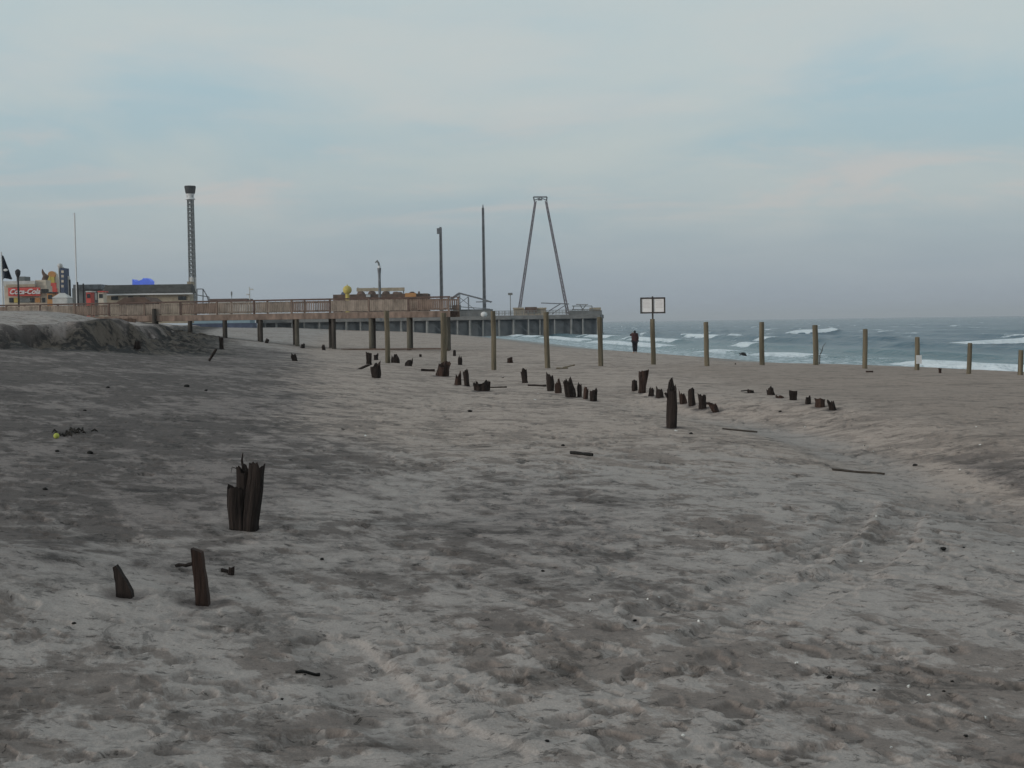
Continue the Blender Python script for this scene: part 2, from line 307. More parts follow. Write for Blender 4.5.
# rows: roughly one per picture line near the camera, opening out to the horizon
ys = 1/np.linspace(1/3.2, 1/60, 900); rows = np.concatenate([[-300,-120,-50,-20,-8,-2,0,1,2,2.6,2.9], ys, np.linspace(60.3, 130, 220), 130*np.exp(np.linspace(.01, math.log(2600/130), 150))])
def sand_h(X, Y, T):
    z = base_h(X, Y)
    cell = np.gradient(Y, axis=0); cellx = np.maximum(np.gradient(X, axis=1), .002)
    cs = np.maximum(np.abs(cell), np.abs(cellx)); s = Xs(Y)-X
    smooth = sstep(1, 14, s)
    patch = fbm(X/1.9+3, Y/2.6, 101, 4, .55)
    dis = sstep(-.12, .22, patch)                         # where the surface is trampled
    right = sstep(1.5, 4.5, X-Y*.11)*sstep(8, 16, Y)     # far right: wind-smoothed
    dis = dis*(1-.75*right)
    for wl, amp in ((5, .05), (2.2, .022), (1.0, .010), (.48, .007), (.24, .005), (.12, .004), (.06, .003)):
        k = sstep(1.2, 3.0, wl/cs)
        dm = .35+.9*dis if wl < 2 else 1
        z = z + amp*smooth*k*dm*(vn(X/wl, Y/wl, int(wl*100)) + .5*vn(X/wl*1.9, Y/wl*1.9, int(wl*77)+1))*(1-.35*right)
    # footprints: strides along wandering lines, plus loose scuffs
    rg = np.random.RandomState(11); P = []
    for k in range(70):
        x = rg.uniform(-9, 12); y = rg.uniform(3.5, 32); a = rg.normal(math.pi/2, .55) + (math.pi if rg.rand() < .5 else 0)
        for i in range(rg.randint(12, 34)):
            sd = .11*(1 if i % 2 else -1); P.append((x-math.sin(a)*sd, y+math.cos(a)*sd, a+rg.normal(0,.12), rg.uniform(.8,1.15)))
            x += math.cos(a)*.68; y += math.sin(a)*.68; a += rg.normal(0,.05)
    for k in range(5200):
        yy = 4 + 34*rg.rand()**1.1; P.append((rg.uniform(-.48,.48)*(yy+3), yy, rg.normal(0,.5) if k % 2 else rg.uniform(0,6.28), rg.uniform(.3,1.0)))
    yr = Y[:,0]; WN = 2*fbm(X/.13, Y/.13, 301, 2); WN2 = 2*fbm(X/.13, Y/.13, 302, 2)
    prn = np.zeros(X.shape)
    for (x, y, a, sc) in P:
        if y < 3.3 or y > 40: continue
        r = .42*sc; i0, i1 = np.searchsorted(yr, [y-r, y+r]); 
        if i1-i0 < 2: continue
        j0, j1 = np.searchsorted(tcols, [(x-r)/(y+OFF)-.003, (x+r)/(y+OFF)+.003])
        if j1-j0 < 2: continue
        X_ = X[i0:i1,j0:j1]-x; Y_ = Y[i0:i1,j0:j1]-y; u = X_*math.cos(a)+Y_*math.sin(a); v = -X_*math.sin(a)+Y_*math.cos(a); u = u+.05*WN[i0:i1,j0:j1]; v = v+.05*WN2[i0:i1,j0:j1]
        d = np.sqrt((u/(.15*sc))**2+(v/(.065*sc))**2)
        if rg.rand() < .55: prn[i0:i1,j0:j1] = np.maximum(prn[i0:i1,j0:j1], sstep(1.15,.85,d)*rg.uniform(.4,1)*(.45+.55*np.clip(dis[i0:i1,j0:j1]*1.4,0,1)))
        z[i0:i1,j0:j1] += sc*(-.024*sstep(1.12,.78,d) + .006*np.exp(-((d-1.28)/.20)**2))*(.55+.45*np.clip(dis[i0:i1,j0:j1]*1.6,0,1))
    # wheel ruts of a beach vehicle
    strip0 = np.zeros(X.shape)
    def rut(pts, w=.14, dep=.05, tread=True):
        nonlocal z
        pts = np.array(pts); fine = []
        tt = np.arange(len(pts)); q = np.linspace(0, len(pts)-1, 60); px = np.interp(q, tt, pts[:,0]); py = np.interp(q, tt, pts[:,1])
        i0, i1 = np.searchsorted(yr, [py.min()-1, py.max()+1]); Xs_, Ys_ = X[i0:i1], Y[i0:i1]; best = np.full(Xs_.shape, 1e9); ss = np.zeros(Xs_.shape); acc = 0
        for k in range(59):
            dx, dy = px[k+1]-px[k], py[k+1]-py[k]; L = math.hypot(dx,dy)+1e-9; t = np.clip(((Xs_-px[k])*dx+(Ys_-py[k])*dy)/L**2,0,1)
            d = np.hypot(Xs_-px[k]-t*dx, Ys_-py[k]-t*dy); m = d < best; best = np.where(m,d,best); ss = np.where(m, acc+t*L, ss); acc += L
        strip0[i0:i1] = np.maximum(strip0[i0:i1], .45*sstep(w, w*.8, best))
        z[i0:i1] += -dep*sstep(w*1.1, w*.7, best) + dep*.12*np.exp(-((best-w*1.35)/(w*.35))**2) + (.008*np.sin(ss*2*math.pi/.14)*sstep(w,w*.8,best) if tread else 0)
    for pts in ([ (330,650),(362,682),(392,712),(432,735),(480,752)], [(862,500),(845,530),(800,560),(735,590),(655,612)], [(905,512),(890,545),(845,580),(780,612),(700,640)]):
        g_ = [ground(*p) for p in pts]; rut([(p.x,p.y) for p in g_], .26 if pts[0][0] < 600 else .2, .026 if pts[0][0] < 600 else .028, pts[0][0] > 600)
    scour = np.zeros(X.shape); strip = np.zeros(X.shape)
    for (qx, qy, qw) in SCOUR:
        g_ = ground(qx, qy); r_ = qw*g_.y/FPX/2+.02; R_ = r_+.7
        i0, i1 = np.searchsorted(yr, [g_.y-R_, g_.y+R_]); j0, j1 = np.searchsorted(tcols, [(g_.x-R_)/(g_.y+OFF)-.01, (g_.x+R_)/(g_.y+OFF)+.01])
        if i1-i0 < 2 or j1-j0 < 2: continue
        d = np.hypot(X[i0:i1,j0:j1]-g_.x, (Y[i0:i1,j0:j1]-g_.y)*.9)-r_
        z[i0:i1,j0:j1] += -.02*np.exp(-(np.maximum(d,0)/.06)**2) + .010*np.exp(-((d-.16)/.09)**2)*(1+.8*WN[i0:i1,j0:j1])
        scour[i0:i1,j0:j1] = np.maximum(scour[i0:i1,j0:j1], np.exp(-(np.maximum(d,0)/.14)**2)*.8)
    damp_shade = (.15+.85*sstep(2.6, -2.6, (X + .17*Y - .1 + 1.5*fbm(X/3.5, Y/5, 55, 4, .6))))*sstep(7, 15, Y+2*fbm(X,Y,56,2))  # damp sand, with the left slope's shade painted into the tone
    damp_shade = damp_shade*1.0*sstep(95, 70, Y) + .26*sstep(14, 8, Y)*sstep(2.5,-1.5,X)
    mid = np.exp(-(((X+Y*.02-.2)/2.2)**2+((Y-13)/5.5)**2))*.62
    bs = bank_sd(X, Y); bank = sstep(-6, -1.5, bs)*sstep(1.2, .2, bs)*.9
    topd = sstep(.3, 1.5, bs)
    damp_shade = np.clip(np.maximum(np.maximum(np.maximum(damp_shade*(1-topd), mid), bank*.85), scour), 0, 1)
    cc = 5.0 + .25*np.sin(Y*.35) + np.interp(Y, [0,12,18,26,34], [.6,.2,0,-.6,-2.5]); hw = sstep(9, 14, Y)*sstep(30, 24, Y)
    strip = np.maximum(strip0*.7, .85*np.exp(-((X-cc)/.55)**4)*hw*(1-.5*sstep(-.1,.3,fbm(X/.6,Y/.9,93,4,.6))))
    damp_shade = np.maximum(damp_shade, .75*sstep(.6,1.1,X-cc)*sstep(3.0,1.3,X-cc)*sstep(11,14,Y)*sstep(21,16.5,Y))  # damp edge, with the shading of the hump's near side painted in
    brown = np.clip(sstep(3.2, 7.0, X)*sstep(9, 16, Y)*.8 + sstep(10, 30, Y)*sstep(-9, 2, X+.12*Y)*.95 + .10, 0, 1)*(1-topd)
    wet = sstep(.75, .30, z)*sstep(-6, 1, s)
    global ZG; ZG = z
    return z, dict(patch=patch, damp_shade=damp_shade, brown=brown, wet=wet, flat=.8*sstep(5.2,8.5,X+.8*fbm(X/2,Y/3,95,3))*sstep(11,17,Y)*sstep(70,50,Y)*(1-strip), prn=prn, strip=strip, bank=sstep(-5.5,-2.5,bs)*sstep(.6,-.2,bs+1.2*fbm(X/1.2,Y/1.2,91,4,.6)))
SCOUR = [(246, 530, 34), (125, 597, 16), (203, 605, 14), (672, 428, 11), (221.5, 349.0, 4.5), (137.5, 349.0, 8.0), (266.5, 343.0, 4.0), (302.5, 348.0, 4.5), (295.0, 361.0, 6.0), (324.0, 350.0, 4.0), (376.5, 378.0, 10.0), (369.0, 364.0, 6.0), (376.0, 360.0, 5.0), (395.5, 363.0, 9.0), (408.5, 366.0, 8.0), (420.5, 357.0, 2.6), (442.0, 376.0, 13.0), (454.5, 356.0, 3.0), (460.0, 365.0, 5.0), (458.0, 385.0, 7.0), (467.0, 386.0, 6.0), (482.5, 391.0, 16.0), (510.0, 363.0, 6.0), (525.0, 383.0, 6.5), (550.5, 391.0, 8.0), (558.5, 393.0, 7.0), (571.0, 397.0, 11.0), (579.5, 397.0, 5.0), (585.5, 399.0, 5.5), (593.5, 401.0, 8.0), (634.5, 391.0, 6.0), (642.0, 393.0, 8.0), (651.0, 396.0, 6.5), (660.0, 398.0, 8.0), (683.5, 404.0, 7.5), (692.0, 406.0, 7.0), (702.5, 409.0, 8.5), (716.0, 412.0, 8.0), (751.0, 393.0, 7.0), (771.0, 395.0, 8.0), (780.5, 398.0, 8.0), (793.0, 400.0, 8.0), (808.0, 404.0, 6.0), (820.5, 407.0, 10.5), (833.0, 410.0, 8.0), (940.0, 373.0, 3.0), (388.0, 363.0, 6.0), (444.0, 363.0, 6.0), (494.0, 370.0, 6.0), (547.5, 368.0, 6.0), (601.0, 366.0, 6.0), (707.0, 366.0, 6.0), (762.0, 365.0, 6.0), (816.0, 365.0, 6.0), (865.0, 366.0, 6.0), (917.0, 370.0, 6.0), (968.5, 374.0, 6.0), (1020.0, 375.0, 6.0)]
OFF = 3.0; HAZE = .00015
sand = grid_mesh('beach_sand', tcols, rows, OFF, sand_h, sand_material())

# ------------------------------------------------------------------ sea
def sea_material():
    m = bpy.data.materials.new('sea_water'); m.use_nodes = True; t = m.node_tree; b = t.nodes['Principled BSDF']
    geo = nd(t, 'ShaderNodeNewGeometry')
    def N(sc, de, ro, st=(1,1,1), di=0):
        mp = nd(t, 'ShaderNodeMapping'); mp.inputs['Scale'].default_value = st; ln(t, geo, mp)
        n = nd(t, 'ShaderNodeTexNoise'); n.inputs['Scale'].default_value = sc; n.inputs['Detail'].default_value = de; n.inputs['Roughness'].default_value = ro; n.inputs['Distortion'].default_value = di; ln(t, mp, n); return n
    a = nd(t, 'ShaderNodeAttribute'); a.attribute_name = 'foam'; sh = nd(t, 'ShaderNodeAttribute'); sh.attribute_name = 'shallow'
    n = N(1.3, 8, .7, (1,.45,1), .8); n4 = N(.12, 5, .6, (1,.35,1))
    f = math_n(t, 'ADD', a.outputs['Fac'], math_n(t, 'MULTIPLY', math_n(t, 'SUBTRACT', n.outputs[0], .5).outputs[0], 1.1).outputs[0])
    fr = ramp(t, [(.42, 0.0), (.72, 1.0)], 'EASE'); ln(t, f, fr)
    deep = mixc(t, n4.outputs[0], (.012,.056,.100), (.028,.088,.135)); wc = mixc(t, sh.outputs['Fac'], deep, (.080,.160,.185))
    c = mixc(t, fr.outputs[0], wc, (.70,.76,.80)); t.links.new(c, b.inputs[0])
    ro = math_n(t, 'ADD', .22, math_n(t, 'MULTIPLY', fr.outputs[0], .6).outputs[0]); ln(t, ro, b, 0, 'Roughness'); b.inputs['IOR'].default_value = 1.33; b.inputs['Specular IOR Level'].default_value = .4
    w1 = N(.9, 6, .62, (1,.5,1), .4); w2 = N(.18, 4, .5, (1,.3,1), .3)
    h = math_n(t, 'ADD', w1.outputs[0], math_n(t, 'MULTIPLY', w2.outputs[0], 3.0).outputs[0])
    bp = nd(t, 'ShaderNodeBump'); bp.inputs['Strength'].default_value = 1; bp.inputs['Distance'].default_value = .8; ln(t, h, bp, 0, 'Height'); ln(t, bp, b, 0, 'Normal')
    return m
def sea_h(X, Y, T):
    s = X-Xs(Y); ss = s/np.sqrt(1+np.interp(Y, [0,60,100,300,1000],[.1,.3,.15,.15,.2])**2)
    al = Y + .3*X
    z = .04 + .10*fbm(X/6, Y/11, 200, 4)*sstep(0, 10, ss)*sstep(3000, 400, np.abs(Y)); foam = np.zeros(X.shape)
    mea = 3.0*vn(al/45, X*0+.3, 7) + 1.2*vn(al/14, X*0+4.3, 8)
    for k, (c, h, th, sd) in enumerate(((7, .45, -.30, 3), (17, .6, .16, 23), (30, .8, .34, 41), (46, .7, .38, 57), (66, .7, .44, 71), (95, .6, .5, 83), (130,.5,.52,97), (175,.4,.56,103))):
        u = ss - c - mea*(1+.25*k); prof = np.where(u > 0, np.exp(-(u/(2.2+.5*k))**2), np.exp(-(u/(1.0+.22*k))**2))
        m = vn(al/(9+3.5*k)+k*3.3, u/30+sd, sd) + .45*vn(al/4+k, u/3+sd, sd+1)
        hm = .55+.45*sstep(-.3, .3, m); z = z + h*hm*prof*sstep(2500,500,np.abs(Y))
        br = sstep(th, th+.12, m)
        foam = np.maximum(foam, br*np.maximum(1.0*sstep(.55,.95,prof)*(u < 1.2), .75*sstep(-3.5-.3*k, -1, u)*(u < 0)))
    # the wave breaking right of the sign and the long one at the right edge
    for (wx, wy, hw, hh, ang) in ((63.5, 275, 5.6, 1.15, 1.35), (60, 150, 9, .75, 1.15), (45, 262, 1.6, .6, 1.3)):
        ca, sa = math.cos(ang), math.sin(ang); a_ = (X-wx)*sa-(Y-wy)*ca*.3; u = (Y-wy)*sa*.35+(X-wx)*ca*.2
        e = np.exp(-(a_/hw)**4)*np.exp(-(u/1.1)**2); z = z+hh*e; foam = np.maximum(foam, sstep(.2,.6,e)*1.1)
    cap = sstep(.52, .66, fbm(X/5, Y/9, 400, 3, .7))*sstep(25, 60, ss)*sstep(1500, 500, Y); foam = np.maximum(foam, cap*.9)
    swash = sstep(15, 4, ss+mea*.6)*.56; foam = np.maximum(foam, swash)
    return z, dict(foam=foam, shallow=sstep(40, 4, ss))
tcs = np.concatenate([-np.array([1.5,1,.8]), np.linspace(-.6,.56,760), [.6,.7,.85,1.1,1.5]])
srow = np.concatenate([[-3000,-1000,-400,-150,-60,-20,0,15,28], np.linspace(36, 160, 330), 160*np.exp(np.linspace(.006, math.log(900/160), 300)), 900*np.exp(np.linspace(.02, math.log(22), 70))])
sea = grid_mesh('sea', tcs, srow, 60.0, sea_h, sea_material())
# ================================================================== MATERIALS
M_stump = mat('old_piling_wood', (.030,.021,.018), .95, .5, 9, (1,1,.12), .8, 22)
M_stump2 = mat('rusty_piling_wood', (.052,.030,.023), .95, .5, 10, (1,1,.12), .8, 22)
M_post = mat('weathered_post_wood', (.17,.14,.095), .9, .45, 8, (1,1,.08), .5, 30, col2=(.070,.062,.046))
M_deckw = mat('walkway_timber', (.250,.182,.148), .9, .35, 3, (1,1,.3), .3)
M_deckg = mat('walkway_panel_wood', (.320,.262,.218), .9, .35, 2, (1,1,.5), .3)
M_deckd = mat('walkway_rail_wood', (.14,.095,.082), .9, .3, 3)
M_pileT = mat('tan_pile', (.135,.120,.095), .9, .35, 4, (1,1,.2))
M_pileD = mat('dark_pile', (.075,.064,.055), .9, .3, 4, (1,1,.2))
M_pier = mat('pier_timber', (.185,.185,.182), .9, .25, .5)  # pier woods lightened so their colour carries part of the distance haze
M_pierd = mat('pier_shade_timber', (.105,.120,.132), .9, .2, .5)  # dark timber tone with the shade under the deck put into it
M_pierp = mat('pier_pile_wood', (.24,.245,.24), .9, .3, .5)
M_steel = mat('grey_ride_steel', (.17,.18,.195), .6, .3, 1.2)
M_steelp = mat('purple_grey_steel', (.17,.145,.165), .6, .35, .8)
M_white = mat('white_paint', (.62,.62,.62), .6, .08, 2)
M_whitem = mat('off_white_wall', (.52,.51,.49), .8, .15, 1)
M_cream = mat('cream_wall', (.56,.49,.40), .8, .15, 1)
M_tan = mat('tan_wall', (.38,.32,.24), .85, .2, 1)
M_brown = mat('brown_boards', (.13,.085,.065), .9, .3, 1)
M_red = mat('red_sign_paint', (.55,.085,.07), .6, .12, 1)
M_black = mat('black_paint', (.022,.022,.024), .7, .2, 3)
M_darkroof = mat('dark_shingle_roof', (.075,.074,.070), .9, .3, 1.5)
M_glass = mat('dark_window', (.035,.04,.045), .2, .2, 1)
M_blue = mat('glowing_blue_canvas', (.10,.17,.62), .6, .25, .6, emit=((.10,.18,.75), .35))  # canvas given a faint glow of its own; no lamp in it
M_navy = mat('navy_cloth', (.025,.032,.045), .9, .2, 2)
M_yellow = mat('yellow_paint', (.50,.40,.10), .6, .15, 1)
M_orange = mat('orange_paint', (.45,.22,.08), .6, .15, 1)
M_pblue = mat('pale_blue_wall', (.26,.36,.42), .7, .1, 1)
M_dblue = mat('slate_blue_paint', (.07,.09,.15), .7, .2, 1)
M_grey = mat('grey_siding', (.17,.18,.18), .8, .2, 1)
M_shell = mat('shell', (.72,.70,.66), .5, .1, 30)
M_debris = mat('black_debris', (.018,.017,.016), .9, .4, 20)
M_weed = mat('dark_seaweed', (.028,.024,.020), .85, .4, 20)
M_ball = mat('yellow_green_ball', (.42,.45,.10), .9, .1, 20)
M_stick = mat('grey_driftwood', (.085,.070,.058), .95, .4, 12)
M_signw = mat('white_sign_board', (.88,.85,.84), .5, .04, 6)
M_signt = mat('grey_sign_lettering', (.62,.56,.56), .6, .1, 6)
M_frame = mat('dark_sign_frame', (.055,.045,.042), .8, .2, 6)
M_skin = mat('skin', (.36,.22,.16), .6, .05, 6)
M_jacket = mat('maroon_jacket', (.060,.026,.028), .9, .3, 8)
M_pants = mat('dark_trousers', (.020,.020,.026), .9, .2, 8)
M_hair = mat('dark_hair', (.012,.010,.010), .8, .2, 20)
M_bird = mat('dark_feathers', (.030,.032,.036), .8, .3, 20)

# ================================================================== WOODEN WALKWAY
E = Vector((-4.35, 93.4)); Wd = (Vector((-44.0, 104.0))-E).normalized()
walk = empty('beach_walkway', (E.x, E.y, 1.6), math.atan2(Wd.y, Wd.x))
tag(walk, 'long raised wooden walkway with brown slatted railing, standing on piles over the sand', 'walkway')
ZD = 4.42-1.6; WW = -2.2; LEN = 50      # local x runs to the left, local -y away from the camera
m = MB()
for i in range(int(LEN/.145)): m.box((i*.145+.07, WW/2, ZD-.02), (.135, 2.3, .04))
m.build('deck', M_deckg, walk)
for y in (.06, WW-.06):
    m = MB(); m.box((LEN/2, y, ZD-.25), (LEN, .08, .42)); m.build('edge_beam', M_deckw, walk)
m = MB()
for y in (-.6,-1.1,-1.6): m.box((LEN/2, y, ZD-.17), (LEN, .07, .26))
m.build('joist', M_deckd, walk)
for y in (.06, WW-.06):
    m = MB(); m.box((LEN/2, y, ZD+1.0), (LEN, .16, .07)); m.build('top_rail', M_deckd, walk)
bay = 3.05
for k in range(16):
    x0 = .1+k*bay
    for y in (.06, WW-.06):
        m = MB(); m.box((x0, y, ZD+.48), (.12, .12, .96)); m.build('rail_post', M_deckd if k % 2 else M_deckw, walk)
        m = MB(); solid = 1 <= k <= 2 or k > 9
        w = .125 if solid else .085
        for i in range(20): m.box((x0+.14+i*.145, y+.03, ZD+.46+.012*((i*7)%3)), (w, .03, .80))
        m.box((x0+bay/2, y-.01, ZD+.14), (bay-.15, .04, .09)); m.box((x0+bay/2, y-.01, ZD+.80), (bay-.15, .04, .09))
        m.build('railing_panel', M_deckg if k % 3 else M_deckw, walk)
for k in range(10):
    x = .28+k*2.93
    for j, y in enumerate((-.12, WW+.12)):
        x_ = x + (0 if j == 0 else (.55 if k <= 2 else 1.05))
        wpt = walk.matrix_basis @ Vector((x_, y, 0)); g_ = gz(wpt.x, wpt.y)
        m = MB(); r_ = .17; m.tube([(x_, y, g_-1.6-.6), (x_, y, ZD-.3)], [r_, r_*.95], 10); m.build('pile', (M_pileT if j == 0 and k in (0,1,2,4) else M_pileD), walk)
m = MB()
for i in range(34): m.box((25.4+i*.30, .13, 1.95+.03*((i*5)%3)), (.27, .05, 1.25))
m.build('skirting', M_brown, walk)
m = MB(); m.tube([(23.6,.25,-.3),(23.6,.25,ZD+.5)], .16, 10); m.build('pile', M_pileD, walk)
m = MB(); m.bar((.2, .12, .08), (8.4, .10, .10), .10); m.build('sill_beam', M_brown, walk)

# ================================================================== POSTS ACROSS THE BEACH
def make_post(px, by, ty, wpx=5.2):
    p = ground(px, by); k = p.y/FPX; h = (by-ty)*k; r_ = wpx*k/2; m = MB()
    sx, sy = rnd.uniform(-.035,.035), rnd.uniform(-.03,.03); n = 14
    zz = [-.5, 0, h*.3, h*.6, h*.9, h-.02, h]; pts = [(sx*z/h*1.5+.008*math.sin(z*3+px), sy*z/h, z) for z in zz]
    m.tube(pts, [r_*1.05, r_*1.03, r_, r_*.99, r_*.97, r_*.96, r_*.86], n)
    return m, p, h, r_
posts = [
 (388,363,311,5,'weathered wooden post in front of the walkway, farthest left of the row of beach posts'),
 (444,363,313,6,'wooden post at the seaward end of the walkway, dark rotten stump at its foot'),
 (494,370,311,5,'tall bare wooden post, first one standing clear to the right of the walkway'),
 (547.5,368,312,5.4,'tall wooden post behind the close-set cluster of pilings, pale boards at its foot'),
 (601,366,317,5,'wooden post at the right end of the pier, just left of the standing person'),
 (707,366,322,5,'wooden post nearest to the right of the post carrying the white sign'),
 (762,365,322,5,'second wooden post to the right of the white sign, next to the flying dark bird'),
 (816,365,325,5.4,'third wooden post right of the white sign, a thin twig caught against it'),
 (865,368.5,329,4.8,'fourth wooden post to the right of the white sign, plain and bare against the surf'),
 (917,370,337,4.8,'fifth wooden post right of the white sign, white notice nailed low on it'),
 (968.5,374,343,4.6,'short wooden post second from the right edge, water behind it'),
 (1020,375,350,5,'shortest wooden post of the row, at the right edge of the view')]
G = 'wooden posts in a row across the beach'
for (px,by,ty,w,lb) in posts:
    m, p, h, r_ = make_post(px,by,ty,w); 
    print('POST', px, round(p.y,1), round(p.z,2))
    if px == 917:
        o = empty('wooden_post', p); tag(o, lb, 'post', G); m.build('shaft', M_post, o)
        m = MB(); m.box((.04, -r_-.02, h*.32), (.22, .02, .34)); m.build('notice', M_white, o)
    else: o = m.build('wooden_post', M_post, None, p); tag(o, lb, 'post', G)
# sign post
m, p, h, r_ = make_post(653.5,364.5,319,4.8); o = empty('sign_post', p)
tag(o, 'wooden post carrying a dark framed double white notice board', 'sign post', G); m.build('shaft', M_post, o)
k = p.y/FPX; z0 = (364.5-313.5)*k; z1 = (364.5-297.5)*k; w = 25*k; fr = .065
m = MB(); m.box((-.02,-.03,(h+z1)/2-.05), (.07,.06,z1-h+.2)); m.build('bracket', M_frame, o)
f = MB(); zc = (z0+z1)/2
f.box((-.02,-.09,z1-fr/2), (w,.05,fr)); f.box((-.02,-.09,z0+fr/2), (w,.05,fr))
for x in (-w/2+fr/2, 0, w/2-fr/2): f.box((x-.02,-.092,zc), (fr if x else fr*1.25,.054,z1-z0-2*fr))
f.build('frame', M_frame, o)
for s in (-1,1):
    m = MB(); m.box((s*w/4-.02,-.085,zc), (w/2-fr*1.5, .02, z1-z0-2*fr)); pn = m.build('notice_panel', M_signw, o)
    m = MB(); 
    for i in range(6): m.box((s*w/4-.02+rnd.uniform(-.02,.02), -.098, z1-fr-.09-i*.062), (w/2-fr*1.5-rnd.uniform(.14,.24), .004, .014))
    m.build('text_lines', M_signt, pn)
# twig caught at the third post
p = ground(819,364); k = p.y/FPX; m = MB(); m.tube([(0,-.2,.45),(.1,-.2,.62),(.13,-.2,.8),(.28,-.18,1.0)], [.02,.018,.014,.008], 6); m.tube([(.1,-.2,.62),(-.05,-.2,.75)], [.012,.006], 5); m.tube([(0,-.2,.45),(-.02,-.18,-.05)],[.02,.02],6)
tag(m.build('twig', M_stump2, None, p), 'thin reddish twig leaning on the third post right of the white sign', 'twig')

# ================================================================== BROKEN PILINGS
def stave(m, c0, c1, rx, ry, z0, seed, jag=.3, n=18, rings=7, flare=1.0, spike=0):
    rg = random.Random(seed); ph = [rg.uniform(0,6.28) for _ in range(4)]; h = c1[2]-z0
    tops = []
    for k in range(n):
        a = 2*math.pi*k/n
        j = (math.sin(a+ph[0])*.5+.5)*.45 + (math.sin(3*a+ph[1])*.5+.5)*.3 + rg.random()*.35
        tops.append(c1[2] - jag*max(.0, min(1.15, j*1.25+rg.uniform(-.25,.25)))*(c1[2]-c0[2]))
    mx = max(tops); tops = [t+(c1[2]-mx) for t in tops]
    if spike: q = tops.index(max(tops)); tops[q] += spike; tops[(q+1)%n] += spike*.3
    gr = [1+.05*math.sin(3*2*math.pi*k/n+ph[2])+.04*math.sin(7*2*math.pi*k/n+ph[3])+rg.uniform(-.05,.05) for k in range(n)]
    vs = []
    for i in range(rings):
        t = i/(rings-1)
        for k in range(n):
            a = 2*math.pi*k/n; z = z0+(tops[k]-z0)*t; u = (z-c0[2])/max(c1[2]-c0[2], .01)
            cx_ = c0[0]+(c1[0]-c0[0])*u; cy_ = c0[1]+(c1[1]-c0[1])*u; rr = gr[k]*(1+(flare-1)*max(0,u)**2)*(1+rg.uniform(-.05,.05)+.09*math.sin(z*9/max(h,.3)+ph[1]+2*a))
            vs.append((cx_+math.cos(a)*rx*rr, cy_+math.sin(a)*ry*rr, z))
    for k in range(n):       # hollow, splintered heart
        a = 2*math.pi*k/n; vs.append((c1[0]+math.cos(a)*rx*.5*flare, c1[1]+math.sin(a)*ry*.5*flare, tops[k]-jag*.35*h*rg.uniform(.5,1.3)))
    vs.append((c1[0], c1[1], min(tops)-jag*.2*h))
    fs = [(i*n+k, i*n+(k+1)%n, (i+1)*n+(k+1)%n, (i+1)*n+k) for i in range(rings) for k in range(n)]
    fs += [(rings*n+k, rings*n+(k+1)%n, (rings+1)*n) for k in range(n)]
    m.add(vs, fs)
def stump(px, by, ty, w, label, lean=0, jag=.3, flare=1.0, thin=1.0, seed=None, mt=None, extra=None, group='rotten pilings sticking out of the sand', name='broken_piling'):
    p = ground(px, by); k = p.y/FPX; h = (by-ty)*k; r_ = w*k/2; seed = seed or int(px*7+by)
    m = MB(); stave(m, (0,0,0), (lean*k,0,h), r_*.93, r_*.93*thin, -.25, seed, jag, flare=flare, spike=.04*h)
    if extra:
        for (dx, zb, dx2, zt, ew, ej) in extra: stave(m, (dx*k, -.02, zb*k), (dx2*k, -.02, zt*k), ew*k/2, ew*k/2*thin, min(zb*k,.0)-.2 if zb <= 0 else zb*k, seed+5, ej)
    o = m.build(name, mt or M_stump, None, p); tag(o, label, 'piling', group); return o
# the big one in the left foreground: three staves of one split piling
p = ground(246, 530); k = p.y/FPX; m = MB()
stave(m, (0,.06,0), (.5*k,.06,44*k), 13*k, 9*k, -.25, 21, .25, n=26, rings=9)
stave(m, (-7.5*k,0,0), (-8.0*k,0,46*k), 9.6*k, 7.5*k, -.25, 3, .10, n=22, rings=9)
stave(m, (-2*k,.03,0), (-1.5*k,.03,66*k), 8.0*k, 7.5*k, -.25, 8, .16, n=22, rings=9)
stave(m, (4.5*k,-.02,0), (13.5*k,-.0,70*k), 8.2*k, 7.8*k, -.25, 14, .12, n=22, rings=9, flare=1.05)
m.tube([(-1*k,0,60*k),(-2.5*k,0,70*k),(-1.2*k,0,78*k)], [1.6*k,1.2*k,.4*k], 6); m.tube([(-13*k,0,44*k),(-17.5*k,0,47*k)], [1.0*k,.3*k], 5); m.tube([(-8*k,0,62*k),(-12*k,-.02,64*k),(-13*k,-.03,58*k)], [.5*k,.4*k,.2*k], 5)
tag(m.build('broken_piling', M_stump, None, p), 'large split dark piling with splintered hollow top in the left foreground', 'piling', 'rotten pilings sticking out of the sand')
def plank(px, by, pts_b, pts_t, label, mt, th=.04):
    p = ground(px, by); k = p.y/FPX; m = MB()
    n = 7; b0,b1 = pts_b; (t0x,t0y),(t1x,t1y) = pts_t; vs = []
    for i in range(n):
        t = i/(n-1); ex = rnd.uniform(-.5,.5)
        for (bx,tx,tyy) in ((b0,t0x,t0y),(b1,t1x,t1y)):
            x = (bx+(tx-bx)*t-px+ex)*k; z = (by-tyy)*k*t - (.2 if i == 0 else 0)
            vs += [(x,-th/2,z),(x,th/2,z)]
    fs = []
    for i in range(n-1):
        a = i*4; b = a+4; fs += [(a,a+2,b+2,b),(a+1,b+1,b+3,a+3),(a,b,b+1,a+1),(a+2,a+3,b+3,b+2)]
    fs += [(0,1,3,2),(n*4-4,n*4-2,n*4-1,n*4-3)]; m.add(vs, fs)
    return tag(m.build('wooden_stake', mt, None, p), label, 'stake', 'broken stakes in the left foreground')
plank(125,597,(118,136),((115,567),(118,565)),'short dark pointed stake leaning left, nearest the bottom left corner',M_stump,.06)
plank(203,605,(197,210),((193,547),(203.5,551)),'narrow reddish upright stake with slanted broken top in the left foreground',M_stump2,.07)
